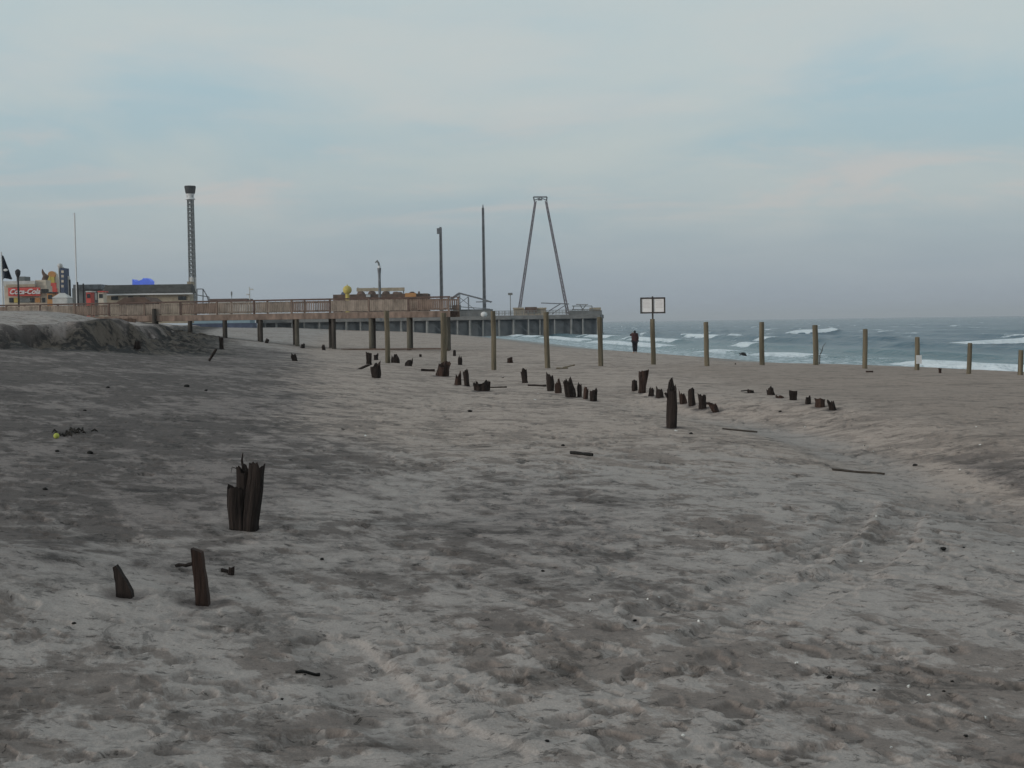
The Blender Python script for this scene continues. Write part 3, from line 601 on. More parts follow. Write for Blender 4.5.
stump(672,428,379,11,'tall narrow dark piling with pointed top, nearest of the pilings below the white sign', .5, .28, thin=1, extra=[(-4,30,-7,36,2.5,.3)])
ST = [
 (221.5,349,337,4.5,'small upright dark stump under the left part of the walkway, on the shaded slope',0,.1,1,1),
 (137.5,349,340,8,'small dark triangular stump at the foot of the sand mound',0,.6,.4,.6),
 (266.5,343,338,4,'little broken stub touching the foot of the second walkway pile from the left',1.5,.5,.7,1),
 (302.5,348,343,4.5,'little broken stub touching the foot of the third walkway pile from the left',1,.5,.8,1),
 (295,361,353,6,'small dark lump of piling leaning left on open sand left of the gnarled stump',-2,.5,.8,1),
 (324,350,344,4,'tiny dark pointed stump just right of the third walkway pile',-1,.5,.6,1),
 (376.5,378,361,10,'gnarled dark stump with a crosswise stub of log, left of the first beach post',-1,.35,1.25,1),
 (369,364,352,6,'upright dark chunk of timber standing on the gnarled stump left of the first beach post',0,.15,1,1),
 (376,360,353,5,'small dark lump behind the gnarled stump left of the first beach post',0,.4,1,1),
 (395.5,363,354,9,'dark triangular stump immediately right of the foot of the first beach post',-1,.6,.6,.8),
 (408.5,366,358,8,'low dark wedge of piling midway between the two posts at the walkway end',2,.6,.7,.8),
 (420.5,357,354,2.6,'tiny dark stub beyond the low dark wedge near the walkway end',0,.2,1,1),
 (442,376,361,13,'wide rotten dark stump at the foot of the post by the walkway end',3,.4,1,.9),
 (454.5,356,350,3,'pale little stub right of the walkway end pile',0,.3,1,1),
 (460,365,355,5,'low brown pointed stump with wide foot right of the walkway end',0,.6,.5,1),
 (458,385,371,7,'left one of a pair of pointed dark stumps just left of the tall bare post',1,.5,.7,1),
 (467,386,369,6,'right and taller of two dark stumps just left of the tall bare post',-1.5,.25,.9,1),
 (482.5,391,380,16,'low wide dark stump with two horns, in front of the tall bare post',0,.6,1,.7),
 (510,363,357,6,'small round dark stub alone right of the tall bare post',0,.25,.95,1),
 (525,383,368,6.5,'lone dark stump leaning left, left of the cluster by the fourth post',-1.5,.3,1,1),
 (550.5,391,372,8,'leftmost and tallest piling of the close-set cluster below the fourth post',-1,.3,.95,1),
 (558.5,393,378,7,'second piling of the close-set cluster, its right edge broken to a slope',-1,.45,.8,1),
 (571,397,377,11,'widest piling of the close-set cluster, splintered and leaning left',-4,.4,.9,.9),
 (579.5,397,382,5,'thin piling with a flat top in the middle of the close-set cluster',0,.3,.8,1),
 (585.5,399,386,5.5,'thin pointed piling second from the right in the close-set cluster',1,.5,.7,1),
 (593.5,401,388,8,'rightmost piling of the close-set cluster, short with a rounded top',0,.25,.95,1),
 (634.5,391,380,6,'short square stub left of the thick flared piling below the white sign',0,.1,1,1),
 (642,393,370,8,'thick dark piling with flared lopsided top below the white sign',2,.15,1.35,1),
 (651,396,387,6.5,'small pointed stub right of the thick flared piling',1,.55,.7,1),
 (660,398,386,8,'squat stub with a side splinter, just left of the tall narrow piling',-1,.5,.8,1),
 (683.5,404,389,7.5,'pointed stub first to the right of the tall narrow piling',-2.5,.5,.7,1),
 (692,406,388,7,'taller notched stub second to the right of the tall narrow piling',-1,.2,.95,1),
 (702.5,409,394,8.5,'broad stub with uneven top third to the right of the tall narrow piling',-.5,.25,1,1),
 (716,412,402,8,'low stub leaning left at the right end of the group beside the tall narrow piling',-5,.3,1,1),
 (751,393,389,7,'low dark lump at the left end of the far right group of stubs',-1,.5,.9,1),
 (771,395,386,8,'wedge-topped stub second in the far right group of stubs',-2,.45,1,1),
 (780.5,398,394.5,8,'flat splinter of wood barely above the sand in the far right group of stubs',-2,.6,.8,.8),
 (793,400,390.5,8,'square-topped stub in the middle of the far right group',0,.08,1,1),
 (808,404,395.5,6,'small stepped stub just left of the widest one in the far right group',.5,.4,.8,1),
 (820.5,407,398,10.5,'widest flat-topped stub of the far right group',-.5,.2,1,1),
 (833,410,400,8,'last stub at the right end of the far right group, leaning left',-3,.35,.9,1),
 (112,316.5,312.5,2.6,'tiny dark stub on the top of the sand mound at the far left',.5,.4,.8,1),
 (940,373,368,3,'tiny dark stub at the edge of the surf left of the second last post',0,.2,1.2,1),
]
for i, (px,by,ty,w,lb,lean,jag,fl,th) in enumerate(ST):
    ex = None
    if px == 376.5: ex = [(-17,9,-6,14,6,.1)]
    if px == 482.5: ex = [(-6,0,-7,11,5,.5), (5,0,6,11,5,.5)]
    if px == 571: ex = [(-3,0,-6,19,5,.3)]
    stump(px,by,ty,w,lb,lean,jag,fl,th, extra=ex, mt=M_stump2 if i % 3 == 0 and px > 400 else M_stump)

# ================================================================== DRIFTWOOD, SHELLS, SMALL DEBRIS
def stick(a, b, r_px, label, mt=M_stick, lift=0, kink=.02):
    p, q = ground(*a), ground(*b); k = p.y/FPX; r_ = r_px*k/2
    if abs(q.y-p.y) > .6*abs(q.x-p.x)+.3: q = at(b[0], a[1], p.y)
    d = q-p; n = 6; pts = []
    for i in range(n):
        t = i/(n-1); x = d.x*t+rnd.uniform(-1,1)*kink*d.length; y = d.y*t+rnd.uniform(-1,1)*kink*d.length; pts.append((x, y, gz(p.x+x, p.y+y)-p.z+r_*.9+lift*t))
    m = MB(); m.tube(pts, [r_*rnd.uniform(.75,1.1) for _ in range(n)], 7); return tag(m.build('driftwood_stick', mt, None, p), label, 'driftwood', 'driftwood lying on the sand')
stick((832,470.5),(884,475),2.6,'long thin dark stick lying alone on the right of the sand')
stick((723,429.5),(757,428.5),1.8,'straight thin stick lying right of the tall narrow piling')
stick((571,454),(592,456.5),3.6,'short stout dark stick lying in the middle of the sand',M_debris)
stick((489,388),(507,389),1.6,'thin stick running right from the low two-horned stump',M_stump)
stick((528,386),(546,386.5),2.0,'thin stick lying left of the close-set cluster of pilings',M_stump)
stick((421,371),(435,374),2.6,'short log lying left of the wide rotten stump',M_stump)
stick((209,362),(217,356),2.6,'short stick poking up slantwise on the shaded slope under the walkway',M_stump,.45)
stick((705,404),(712,405),2.4,'small splinter between the last two stubs right of the tall narrow piling',M_stump)
stick((747,391),(741,391.5),1.2,'thin twig left of the far right group of stubs',M_stump)
stick((296,674),(320,676.5),3.5,'flat dark piece of wood lying in the bottom left of the sand',M_debris)
stick((176,568),(193,571),4,'small dark twisted twig left of the reddish stake',M_stump,.04)
stick((222,572),(230,574),4,'small dark hooked piece of wood right of the reddish stake',M_stump,.0)
stick((866,372.5),(873,373),2,'short brown stick lying below the fourth post right of the sign',M_stump2)
stick((556,369),(568,367),1.6,'pale thin reed lying right of the fourth post',M_post); stick((563,368.5),(575,365.5),1.6,'pale board end right of the fourth post, behind the thin reed',M_post,.12)
stick((736,352.5+12),(735,365),1.5,'tiny splinter of wood between the first and second post right of the sign',M_stump2)
p = ground(231,575); k = p.y/FPX; m = MB(); stave(m,(0,0,0),(1*k,0,9*k),3*k,3*k,-.1,77,.3); tag(m.build('wood_chunk', M_stump, None, p), 'small upright dark chunk of wood right of the reddish stake', 'wood')
# seaweed heap
p = ground(72,433); k = p.y/FPX; m = MB()
for i in range(26):
    x, y = rnd.gauss(0,8)*k, rnd.gauss(0,.25); a = rnd.uniform(0,6.28); L = rnd.uniform(3,8)*k; z = gz(p.x+x,p.y+y)-p.z
    m.tube([(x,y,z+.01),(x+math.cos(a)*L*.5,y+math.sin(a)*L*.5,z+rnd.uniform(.02,.05)),(x+math.cos(a)*L,y+math.sin(a)*L*.8,z)], [.6*k,1.2*k,.4*k], 5)
tag(m.build('seaweed_heap', M_weed, None, p), 'low tangle of black seaweed beside the yellow-green ball', 'seaweed')
p = ground(56.5,438.5); k = p.y/FPX; m = MB(); m.ell((0,0,2.6*k),(2.9*k,2.9*k,2.9*k),14,10); tag(m.build('ball', M_ball, None, p), 'small yellow-green ball on the dark shaded sand', 'ball')
def blob(px, py, s, name, label, mt, group, cat, flat=.5):
    p = ground(px, py); k = p.y/FPX; m = MB(); n, q = 8, 5; vs = []
    for j in range(q+1):
        t = math.pi*j/q
        for i in range(n):
            a = 2*math.pi*i/n; rr = s*k/2*rnd.uniform(.75,1.2); vs.append((rr*math.sin(t)*math.cos(a), rr*.8*math.sin(t)*math.sin(a), rr*flat*math.cos(t)+s*k*flat*.35))
    m.add(vs, [(j*n+i,(j+1)*n+i,(j+1)*n+(i+1)%n,j*n+(i+1)%n) for j in range(q) for i in range(n)], True)
    tag(m.build(name, mt, None, p), label, cat, group)
SL = {(797,665):'bright white shell left of the larger black lump at lower right', (909,687):'widest white shell, on the smooth sand at lower right', (985,721):'white shell near the bottom right corner',
 (683,738):'white shell at the bottom, right of the middle', (699,622):'white shell alone right of the middle of the lower sand', (1013,552):'white shell at the right edge of the sand', (676,431):'white shell at the foot of the tall narrow piling',
 (503,378):'white shell between the tall bare post and the lone leaning stump', (365,436):'white shell alone on the sand below the gnarled stump', (873,452):'largest of the white shells above the long thin stick', (891,749):'white shell at the very bottom on the right'}
def shell(px, py, s):
    p = ground(px, py); k = p.y/FPX; m = MB(); r_ = s*k/2*1.15; n = 9; vs = [(0,-r_*.5,.004)]
    for j, q in ((1,.5),(2,1.0)):
        for i in range(n):
            a = math.pi*(.12+.76*i/(n-1)); rr = r_*q*(1+.05*(i%2)); vs.append((math.cos(a)*rr, math.sin(a)*rr*1.2-r_*.5, .004+r_*(.42 if j == 1 else .05)))
    fs = [(0,1+i,2+i) for i in range(n-1)] + [(1+i,1+n+i,2+n+i,2+i) for i in range(n-1)]
    vs2 = [(x,y,z-.006) for x,y,z in vs]; m.add(vs, fs, True); m.add(vs2, [tuple(reversed(f)) for f in fs], True)
    lb = SL.get((px, py), 'tiny white shell fragment lying loose on the sand'); o = m.build('shell', M_shell, None, p, fix=False); o.rotation_euler = (rnd.uniform(-.4,.4), rnd.uniform(-.4,.4), rnd.uniform(0,6.28)); tag(o, lb, 'shell', 'white shells scattered on the sand')
for a in [(797,665,5),(909,687,6),(929,697,4),(985,721,3.5),(683,738,4.5),(648,600,3),(659,598,3),(699,622,4),(876,517,3),(861,562,3),(864,446,3),(873,452,3.5),(890,448,2.5),(1013,552,4),(503,378,4),(535,400,3),(538,394,3),(976,427,2.4),(980,445,2.4),(676,431,3.5),(805,427,2.4),(665,634,3),(590,612,2.6),(365,436,3.5),(891,749,3),(590,600,2.6),(960,470,2.5),(707,553,2.6)]: shell(*a)
DL = {(943,551):'larger black lump on the pale sand near the right edge', (915,466):'round black lump right of the long thin stick',
 (90,454):'larger black lump below the seaweed heap', (45,490):'flat black lump on the dark sand near the left edge', (187,387):'black lump on the shaded slope above the large split piling',
 (322,560):'black lump right of the large split piling, farther down the sand', (829,679):'larger black lump among the white shells at lower right', (108,388):'black lump high on the shaded slope at the far left',
 (966,737):'black lump in the bottom right corner', (547,742):'black lump at the bottom middle edge', (57,452):'black lump just below the yellow-green ball', (635,622):'black lump in the middle of the lower sand',
 (74,624):'black lump below the short pointed stake at lower left', (563,446):'black lump just above the short stout stick'}
for a in [(943,551,7),(915,466,5),(305,676,3),(543,572,4),(635,622,4.5),(563,446,4),(780,412,3.5),(322,560,5),(952,682,4),(944,692,4),(874,691,4),(966,737,5),(829,679,6),(57,452,5),(90,454,7),(45,490,6),(187,387,6),(206,391,4),(282,700,4),(74,624,5),(691,434,4),(85,411,4),(108,388,4),(547,742,5),(964,548,3),(470,412,5)]:
    lb = DL.get((a[0], a[1]), 'tiny black speck of debris lying loose on the sand')
    blob(*a, 'debris_lump', lb, M_debris, 'black debris scattered on the sand', 'debris')

# ================================================================== PERSON AND BIRD
def skin_obj(name, verts, edges, radii, mat_, parent, sub=1, root=0):
    me = bpy.data.meshes.new(name); me.from_pydata([Vector(v) for v in verts], edges, []); o = bpy.data.objects.new(name, me); C.objects.link(o); o.parent = parent
    sk = o.modifiers.new('skin', 'SKIN'); sk.use_smooth_shade = True
    L = me.skin_vertices[0].data
    for i, r_ in enumerate(radii): L[i].radius = (r_, r_) if not isinstance(r_, tuple) else r_; L[i].use_root = (i == root)
    s_ = o.modifiers.new('sub', 'SUBSURF'); s_.levels = sub; s_.render_levels = sub; me.materials.append(mat_); return o
p = ground(635, 353.2); k = p.y/FPX; hgt = 22.5*k; q = hgt/1.75
per = empty('person', p, R(8)); tag(per, 'person in dark maroon jacket at the water edge, one arm raised to the face', 'person'); per.scale = (q,q,q)
V = [(0,0,.95),(0,0,1.12),(0,.01,1.32),(0,.01,1.44),(0,0,1.52),(0,.02,1.62),(0,.02,1.70)]; Ra = [.14,.135,.155,.12,.055,.09,.07]; Ed = [(0,1),(1,2),(2,3),(3,4),(4,5),(5,6)]
def chain(start, pts, rads):
    last = start
    for P_, r_ in zip(pts, rads): V.append(P_); Ra.append(r_); Ed.append((last, len(V)-1)); last = len(V)-1
    return last
for s in (-1,1):
    f_ = chain(0, [(s*.09,0,.88),(s*.085,.01,.50),(s*.08,-.02,.10),(s*.105,.02,.045),(s*.12,.16,.03)], [.095,.065,.045,.045,.035])
hr = chain(3, [(.18,.0,1.41),(.25,-.01,1.13),(.22,.10,.90),(.22,.13,.84)], [.06,.045,.032,.036])
hl = chain(3, [(-.18,.0,1.41),(-.36,.10,1.40),(-.17,.24,1.55),(-.12,.26,1.58)], [.06,.045,.032,.036])
for j in range(4):
    o_ = (j-1.5)*.022; chain(hr, [(.22+.004*j,.13+o_,.79-.004*abs(j-1)),(.215,.12+o_,.765)], [.009,.008]); chain(hl, [(-.08,.27,1.59+o_),(-.055,.25,1.59+o_)], [.009,.008])
chain(hr, [(.20,.155,.82),(.195,.16,.795)], [.011,.009]); chain(hl, [(-.11,.235,1.61),(-.085,.225,1.62)], [.011,.009])
skin_obj('body', V, Ed, Ra, M_skin, per, 1)
skin_obj('jacket', [(0,0,.72),(0,0,1.0),(0,.01,1.30),(0,.01,1.45),(0,0,1.50),(.18,0,1.42),(.25,-.01,1.13),(.23,.08,.95),(-.18,0,1.42),(-.36,.10,1.40),(-.20,.22,1.53)], [(0,1),(1,2),(2,3),(3,4),(3,5),(5,6),(6,7),(3,8),(8,9),(9,10)], [(.27,.21),(.28,.22),(.29,.23),(.23,.18),.14,.14,.07,.055,.085,.07,.055], M_jacket, per, 1, 2)
skin_obj('trousers', [(0,0,.90),(.09,0,.86),(.085,.01,.50),(.08,-.01,.09),(-.09,0,.86),(-.085,.01,.50),(-.08,-.01,.09)], [(0,1),(1,2),(2,3),(0,4),(4,5),(5,6)], [.21,.16,.13,.10,.16,.13,.10], M_pants, per, 1)
m = MB(); m.ell((0,.0,1.655),(.098,.108,.118),12,8); m.build('hair', M_hair, per)
b0 = at(743,354.5,74); k = 74/FPX; bird = empty('flying_bird', b0); tag(bird, 'dark bird flying low over the swash with drooping wings', 'bird')
skin_obj('body', [(.02,0,0),(-.06,-.02,.02),(-.14,-.03,.05),(-.19,-.03,.055),(-.235,-.03,.045),(.13,.01,-.04),(.24,.02,-.09),
  (-.03,-.12,.10),(-.09,-.22,.12),(-.20,-.34,.02),(-.27,-.42,-.08),(.04,.12,.10),(.11,.22,.10),(.22,.34,-.01),(.28,.42,-.12)],
  [(0,1),(1,2),(2,3),(3,4),(0,5),(5,6),(0,7),(7,8),(8,9),(9,10),(0,11),(11,12),(12,13),(13,14)], [.075,.07,.038,.036,.009,.05,(.05,.012),(.06,.02),(.06,.014),(.05,.012),(.015,.008),(.06,.02),(.06,.014),(.05,.012),(.015,.008)], M_bird, bird, 1)

# ================================================================== AMUSEMENT PIER
def wx(px, py, Y): return at(px, py, Y)
P1 = Vector((22.6, 330)); pd = Vector((-.993, .118)).normalized(); ang = math.atan2(pd.y, pd.x)
pier = empty('amusement_pier', (P1.x, P1.y, 0), ang); tag(pier, 'long grey timber amusement pier on rows of piles reaching over the surf', 'pier')
PL = 90
m = MB(); m.box((PL/2, -8, 5.15), (PL, 16, .3)); m.build('deck', M_pier, pier)
for y in (0.0, -16): m = MB(); m.box((PL/2, y, 4.72), (PL, .3, .9)); m.build('edge_beam', M_pier, pier)
m = MB(); m.box((0,-8,4.72), (.3, 15.6, .9)); m.build('end_beam', M_pier, pier)
m = MB(); m.box((PL/2, -2.2, 2.2), (PL-2, .3, 4.2)); m.build('under_pier_shade', M_pierd, pier)  # dark sheet added to stand for the deep shade under the deck
for j, y in enumerate((-.5, -5, -15)):
    for i in range(25):
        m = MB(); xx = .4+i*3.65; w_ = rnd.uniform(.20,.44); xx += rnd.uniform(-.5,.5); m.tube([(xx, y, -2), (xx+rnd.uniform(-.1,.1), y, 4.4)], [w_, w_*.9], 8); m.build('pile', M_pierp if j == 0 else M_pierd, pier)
m = MB()
for i in range(24):
    if i % 3: m.bar((.4+i*3.65,-.9,1.0),(.4+(i+1)*3.65,-.9,4.2),.16) 
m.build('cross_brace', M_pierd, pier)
m = MB()
for z in (5.9, 6.5): m.box((PL/2, -.1, z), (PL, .08, .09))
for i in range(60): m.box((i*1.52+.1, -.1, 5.9), (.09,.09,1.2))
for i in range(240): m.box((i*.375+.2, -.1, 5.9), (.14,.03,1.05))
m.build('railing', M_pier, pier)
# swing tower, an A of two lattice legs
def lattice(m, a, b, w0, w1, n, ch=.16, br=.09):
    a, b = Vector(a), Vector(b); corners = []
    for i in range(n+1):
        t = i/n; c = a.lerp(b, t); w = w0+(w1-w0)*t; corners.append([c+Vector((sx*w/2, sy*w/2, 0)) for sx, sy in ((-1,-1),(1,-1),(1,1),(-1,1))])
    for q in range(4): m.bar(corners[0][q], corners[n][q], ch)
    for i in range(n):
        for q in range(4):
            A_, B_ = corners[i], corners[i+1]; m.bar(A_[q], B_[(q+1)%4], br); m.bar(A_[q], A_[(q+1)%4], br)
def rel(v, o): return (v.x-o.x, v.y-o.y, v.z-o.z)
Yt = 343; o0 = wx(543,314,Yt); o0.z = 5.3; tw = empty('swing_tower', o0); tag(tw, 'tall A-shaped steel swing ride tower at the seaward end of the pier', 'ride tower')
for (bx, tx) in ((518.5, 535.5),(568, 546)):
    m = MB(); a = wx(bx,310,Yt); a.z = 5.3; b = wx(tx,201,Yt); lattice(m, rel(a,o0), rel(b,o0), .66, .42, 26, .20, .16); m.build('leg', M_steelp, tw)
m = MB(); a = wx(533.5,197,Yt); b = wx(547,197,Yt); m.bar(rel(a,o0), rel(b,o0), .35); a2 = wx(534.5,201.5,Yt); b2 = wx(546.5,201,Yt); m.bar(rel(a,o0), rel(a2,o0), .35); m.bar(rel(b,o0), rel(b2,o0), .35)
m.bar(rel(wx(535,200,Yt),o0), rel(wx(540,198,Yt),o0), .22); m.bar(rel(wx(546,200,Yt),o0), rel(wx(541,198,Yt),o0), .22); m.box(rel(wx(540,199.6,Yt),o0), (1.2,.6,.4)); m.build('crossbeam', M_steel, tw)
def mast(px, by, ty, Y, w0, w1, label, headpx=0, base=5.3):
    g_ = wx(px, by, Y); g_.z = base; t_ = wx(px-(by-ty)*.0, ty, Y); h = t_.z-base; r_ = empty('ride_mast', g_); tag(r_, label, 'mast')
    m = MB(); lattice(m, (0,0,0), (0,0,h), w0, w1, int(h/1.3), .16, .1); m.tube([(0,0,0),(0,0,h)], [w0*.3, w1*.3], 8); m.build('column', M_steel, r_)
    if headpx: m = MB(); m.box((-.3,0,h-.8), (1.3,.7,1.5)); m.box((0,0,h), (.6,.6,.5)); m.build('head', M_steel, r_)
    else: m = MB(); m.tube([(0,0,h),(0,0,h+.9)], [.2,.1], 6); m.build('tip', M_steel, r_)
    return r_
mast(441.8,312,228,348,.72,.50,'shorter dark ride mast with a small head, just right of the walkway end',1)
mast(484.5,312,208,346,.72,.42,'taller thin ride mast rising above the open steel frame on the pier')
# open steel canopy frame
Yc = 342; o0 = wx(468,315,Yc); o0.z = 5.3; cf = empty('ride_canopy', o0); tag(cf, 'open steel frame with a shallow pitched roof line on the pier', 'ride frame')
m = MB(); pts = [(449,300),(459,293),(484,299.5),(491,302)]
for dy in (0, 6):
    for a, b in zip(pts[:-1], pts[1:]): v1, v2 = Vector(rel(wx(*a,Yc),o0)), Vector(rel(wx(*b,Yc),o0)); v1.y += dy; v2.y += dy; m.bar(v1, v2, .35)
for a in pts[:3]: v1 = Vector(rel(wx(*a,Yc),o0)); m.bar(v1, v1+Vector((0,6,0)), .2)
m.bar(rel(wx(476,302,Yc),o0), rel(wx(492,301.5,Yc),o0), .25); m.build('roof_frame', M_steel, cf)
m = MB()
for a in ((451,299),(459,294),(468,296.5),(484,300)):
    for dy in (0,6): v1 = Vector(rel(wx(*a,Yc),o0)); m.bar((v1.x, dy, v1.z), (v1.x, dy, 0), .16)
m.bar(rel(wx(451,310,Yc),o0), rel(wx(468,297,Yc),o0), .14); m.bar(rel(wx(459,297,Yc),o0), rel(wx(478,312,Yc),o0), .14); m.bar(rel(wx(449,306,Yc),o0), rel(wx(490,309,Yc),o0), .2); m.build('support_frame', M_steel, cf)
m = MB(); m.box((2,3,.9), (9,4,1.8)); m.box((-3,3,1.5), (2,3,3)); m.build('platform', M_grey, cf)
def bx(name, px0, py0, px1, py1, Y, depth, mat_, parent=None, org=None, zb=None, dY=0):
    a = wx(px0, py0, Y+dY); b = wx(px1, py1, Y+dY); z1 = max(a.z,b.z) if py0 != py1 else a.z; z0 = zb if zb is not None else min(a.z,b.z)
    ztop = (wx((px0+px1)/2, py0, Y+dY)).z
    if zb is None: z0 = wx((px0+px1)/2, py1, Y+dY).z
    c = Vector(((a.x+b.x)/2, Y+dY+depth/2, (ztop+z0)/2)); o_ = org or Vector((0,0,0)); m = MB(); m.box(c-o_, (abs(b.x-a.x), depth, ztop-z0)); return m.build(name, mat_, parent)
def base_at(px, Y, z): v = wx(px, 310, Y); return Vector((v.x, Y, z))
# tan booth, pump house, frames and float on the pier
o0 = base_at(530,341,5.3); t_ = empty('pier_booth', o0); tag(t_, 'low tan booth with darker middle on the pier beside the swing tower', 'booth')
bx('wall',513.5,309,546,315,341,5,M_tan,t_,o0,5.3); bx('roof',512.8,307.6,524,309,341,6,M_tan,t_,o0,dY=-.4); bx('shutter',525,307,537,313,341,5,M_brown,t_,o0,dY=-.5); bx('roof',537.5,307.6,546.5,309,341,6,M_tan,t_,o0,dY=-.4)
o0 = base_at(583,342,5.3); t_ = empty('pier_equipment', o0); tag(t_, 'cluster of pale steel railings and boxes at the seaward tip of the pier', 'ride platform')
m = MB()
for a, b in (((572,306),(592,306)),((574,306),(572,313)),((580,305),(585,313)),((592,306),(592,313)),((586,305),(580,313)),((572,309.5),(594,309.5)),((576,304.5),(588,304.5))): m.bar(rel(wx(*a,342),o0), rel(wx(*b,342),o0), .22)
m.build('frame', M_pierp, t_); bx('platform',570,310.5,602,315,342,6,M_grey,t_,o0,5.3); bx('box',590,307.5,601,311,342,3,M_tan,t_,o0)
o0 = base_at(557,340,5.3); t_ = empty('loading_boom', o0); tag(t_, 'thin horizontal boom with slanted struts beside the right leg of the swing tower', 'boom')
m = MB(); m.bar(rel(wx(541,303,340),o0), rel(wx(569,304,340),o0), .25); m.build('boom', M_steel, t_); m = MB(); m.bar(rel(wx(549,311,340),o0), rel(wx(561,303.5,340),o0), .25); m.bar(rel(wx(552,314,340),o0), rel(wx(567,304,340),o0), .2); m.bar(rel(wx(549,311,340),o0), rel(wx(549,314.5,340),o0), .25); m.build('strut', M_steel, t_)
o0 = base_at(484,329,5.3); v = wx(484,314.5,329); m = MB(); m.ell((0,0,0),(.85,.7,.7),12,8); tag(m.build('white_float', M_white, None, v), 'small round white object at the pier edge under the taller mast', 'float')
m = MB(); v = base_at(510.5,344,5.3); h = wx(510.5,294,344).z-5.3; m.tube([(0,0,0),(0,0,h)], .10, 6); m.box((0,0,h),(1.2,.4,.6)); tag(m.build('floodlight_pole', M_pierp, None, v), 'faint thin pole with a small crosspiece between mast and swing tower', 'pole')

# ================================================================== SIGHTSEEING TOWER AND TOWN
ZT = 4.3
o0 = base_at(193.2,600,ZT); tt = wx(191,186,600); h = tt.z-ZT; t_ = empty('lookout_tower', o0); tag(t_, 'tall slender lattice tower with a dark drum at its top, behind the long dark roof', 'tower')
m = MB(); lattice(m, (0,0,0), (0,0,h-4.2), 2.7, 2.3, 30, .26, .34); m.build('column', M_grey, t_)
m = MB(); m.tube([(.3,0,0),(.3,0,h-6)], [.5,.45], 8); m.build('core', M_steel, t_)
m = MB(); m.tube([(0,0,h-6.2),(0,0,h-5.0),(0,0,h-3.6)], [2.3,1.6,2.0], 12); m.build('collar', M_white, t_)
m = MB(); m.tube([(0,0,h-3.6),(0,0,h-3.1),(0,0,h-.6),(0,0,h)], [1.9,2.2,2.6,2.5], 16); m.build('drum', M_black, t_)
m = MB(); m.tube([(0,0,15),(0,0,22)], [1.75,1.75], 10); m.build('cabin', M_whitem, t_)
o0 = base_at(201,320,ZT); t_ = empty('stair_frame', o0); tag(t_, 'small open steel stair frame right of the foot of the tall tower', 'stairs'); m = MB()
for a, b in (((197,289),(203,289)),((203,289),(207,296)),((197,289),(197,303)),((203,289),(203,303)),((197,295),(209,297)),((209,297),(209,303)),((207,296),(209,303))): m.bar(rel(wx(*a,320),o0), rel(wx(*b,320),o0), .22)
m.build('frame', M_steel, t_)
# long low building with dark roof
Yb = 262; o0 = base_at(148,Yb,ZT); t_ = empty('long_building', o0); tag(t_, 'long low tan building with a dark shingle roof and white eaves', 'building')
bx('wall',106,294.5,190,300,Yb,3,M_tan,t_,o0,ZT)
a = wx(104,293,Yb); b = wx(192,293.2,Yb); zt = wx(148,284.5,Yb).z; ze = wx(148,293,Yb).z
m = MB(); x0, x1 = a.x-o0.x, b.x-o0.x; m.add([(x0,-1,ze-o0.z),(x1,-1,ze-o0.z),(x1,3.6,ze-o0.z),(x0,3.6,ze-o0.z),(x0+.1,.6,zt-o0.z),(x1-.3,.6,zt-o0.z),(x1-.3,2.2,zt-o0.z),(x0+.1,2.2,zt-o0.z)], [(0,1,5,4),(1,2,6,5),(2,3,7,6),(3,0,4,7),(4,5,6,7),(0,3,2,1)]); m.build('roof', M_darkroof, t_)
bx('eaves',103.6,293.4,192.4,294.8,Yb,.3,M_white,t_,o0,dY=-1.2)
for (u0_,u1_) in ((111,118),(128,133),(140,145),(178,186)): bx('window',u0_,296.2,u1_,300,Yb,.2,M_glass,t_,o0,dY=-.15)
for (u0_) in (171.5,): bx('vent',u0_-.8,286.5,u0_+.8,289,Yb,.6,M_white,t_,o0,dY=1.3)
bx('chimney',187,281.5,191,285,Yb,3,M_tan,t_,o0,dY=5)
# brown roofed hut
Yh = 190; o0 = base_at(136,Yh,ZT); t_ = empty('beach_hut', o0); tag(t_, 'brown flat-topped hut in front of the long dark-roofed building', 'hut')
x = lambda px: wx(px,300,Yh).x-o0.x; z = lambda py: wx(136,py,Yh).z-o0.z
m = MB(); m.prism([(x(117),z(303)),(x(127),z(297.5)),(x(146),z(297)),(x(154),z(303))], -1, 6); m.build('roof', M_brown, t_); m = MB(); m.box(((x(117)+x(154))/2, 2.5, z(303)/2), (x(152)-x(119), 5, z(303))); m.build('wall', M_brown, t_)
# blue canopy on the roof
Ybl = 268; o0 = wx(143.5,284.6,Ybl); k = Ybl/FPX; m = MB()
m.prism([(-9.2*k,-.6),(-9.0*k,5.2*k),(-7.8*k,5.0*k),(-6.2*k,2.6*k),(-3*k,3.6*k),(0,4.4*k),(2.2*k,6.3*k),(4*k,5.2*k),(5*k,6.2*k),(7.2*k,5.0*k),(9*k,3.0*k),(8.6*k,-.6)], -1.5, 1.5)
tag(m.build('blue_canopy', M_blue, None, o0), 'bright blue peaked canopy showing above the long dark roof', 'canopy')
# grey building left of it
Yg = 265; o0 = base_at(95,Yg,ZT); t_ = empty('grey_building', o0); tag(t_, 'narrow grey shop with dark sloping roof left of the long dark-roofed building', 'building')
bx('wall',72,288,103,303,Yg,3,M_grey,t_,o0,ZT); bx('roof',73,284.5,101.5,289.5,Yg,4,M_steel,t_,o0,dY=-.5)
for a in (92.5,96,99.5): bx('window',a-1.0,293,a+1.0,300,Yg,.2,M_whitem,t_,o0,dY=-.2)
bx('door',88.5,296,90.5,303,Yg,.2,M_red,t_,o0,dY=-.2)
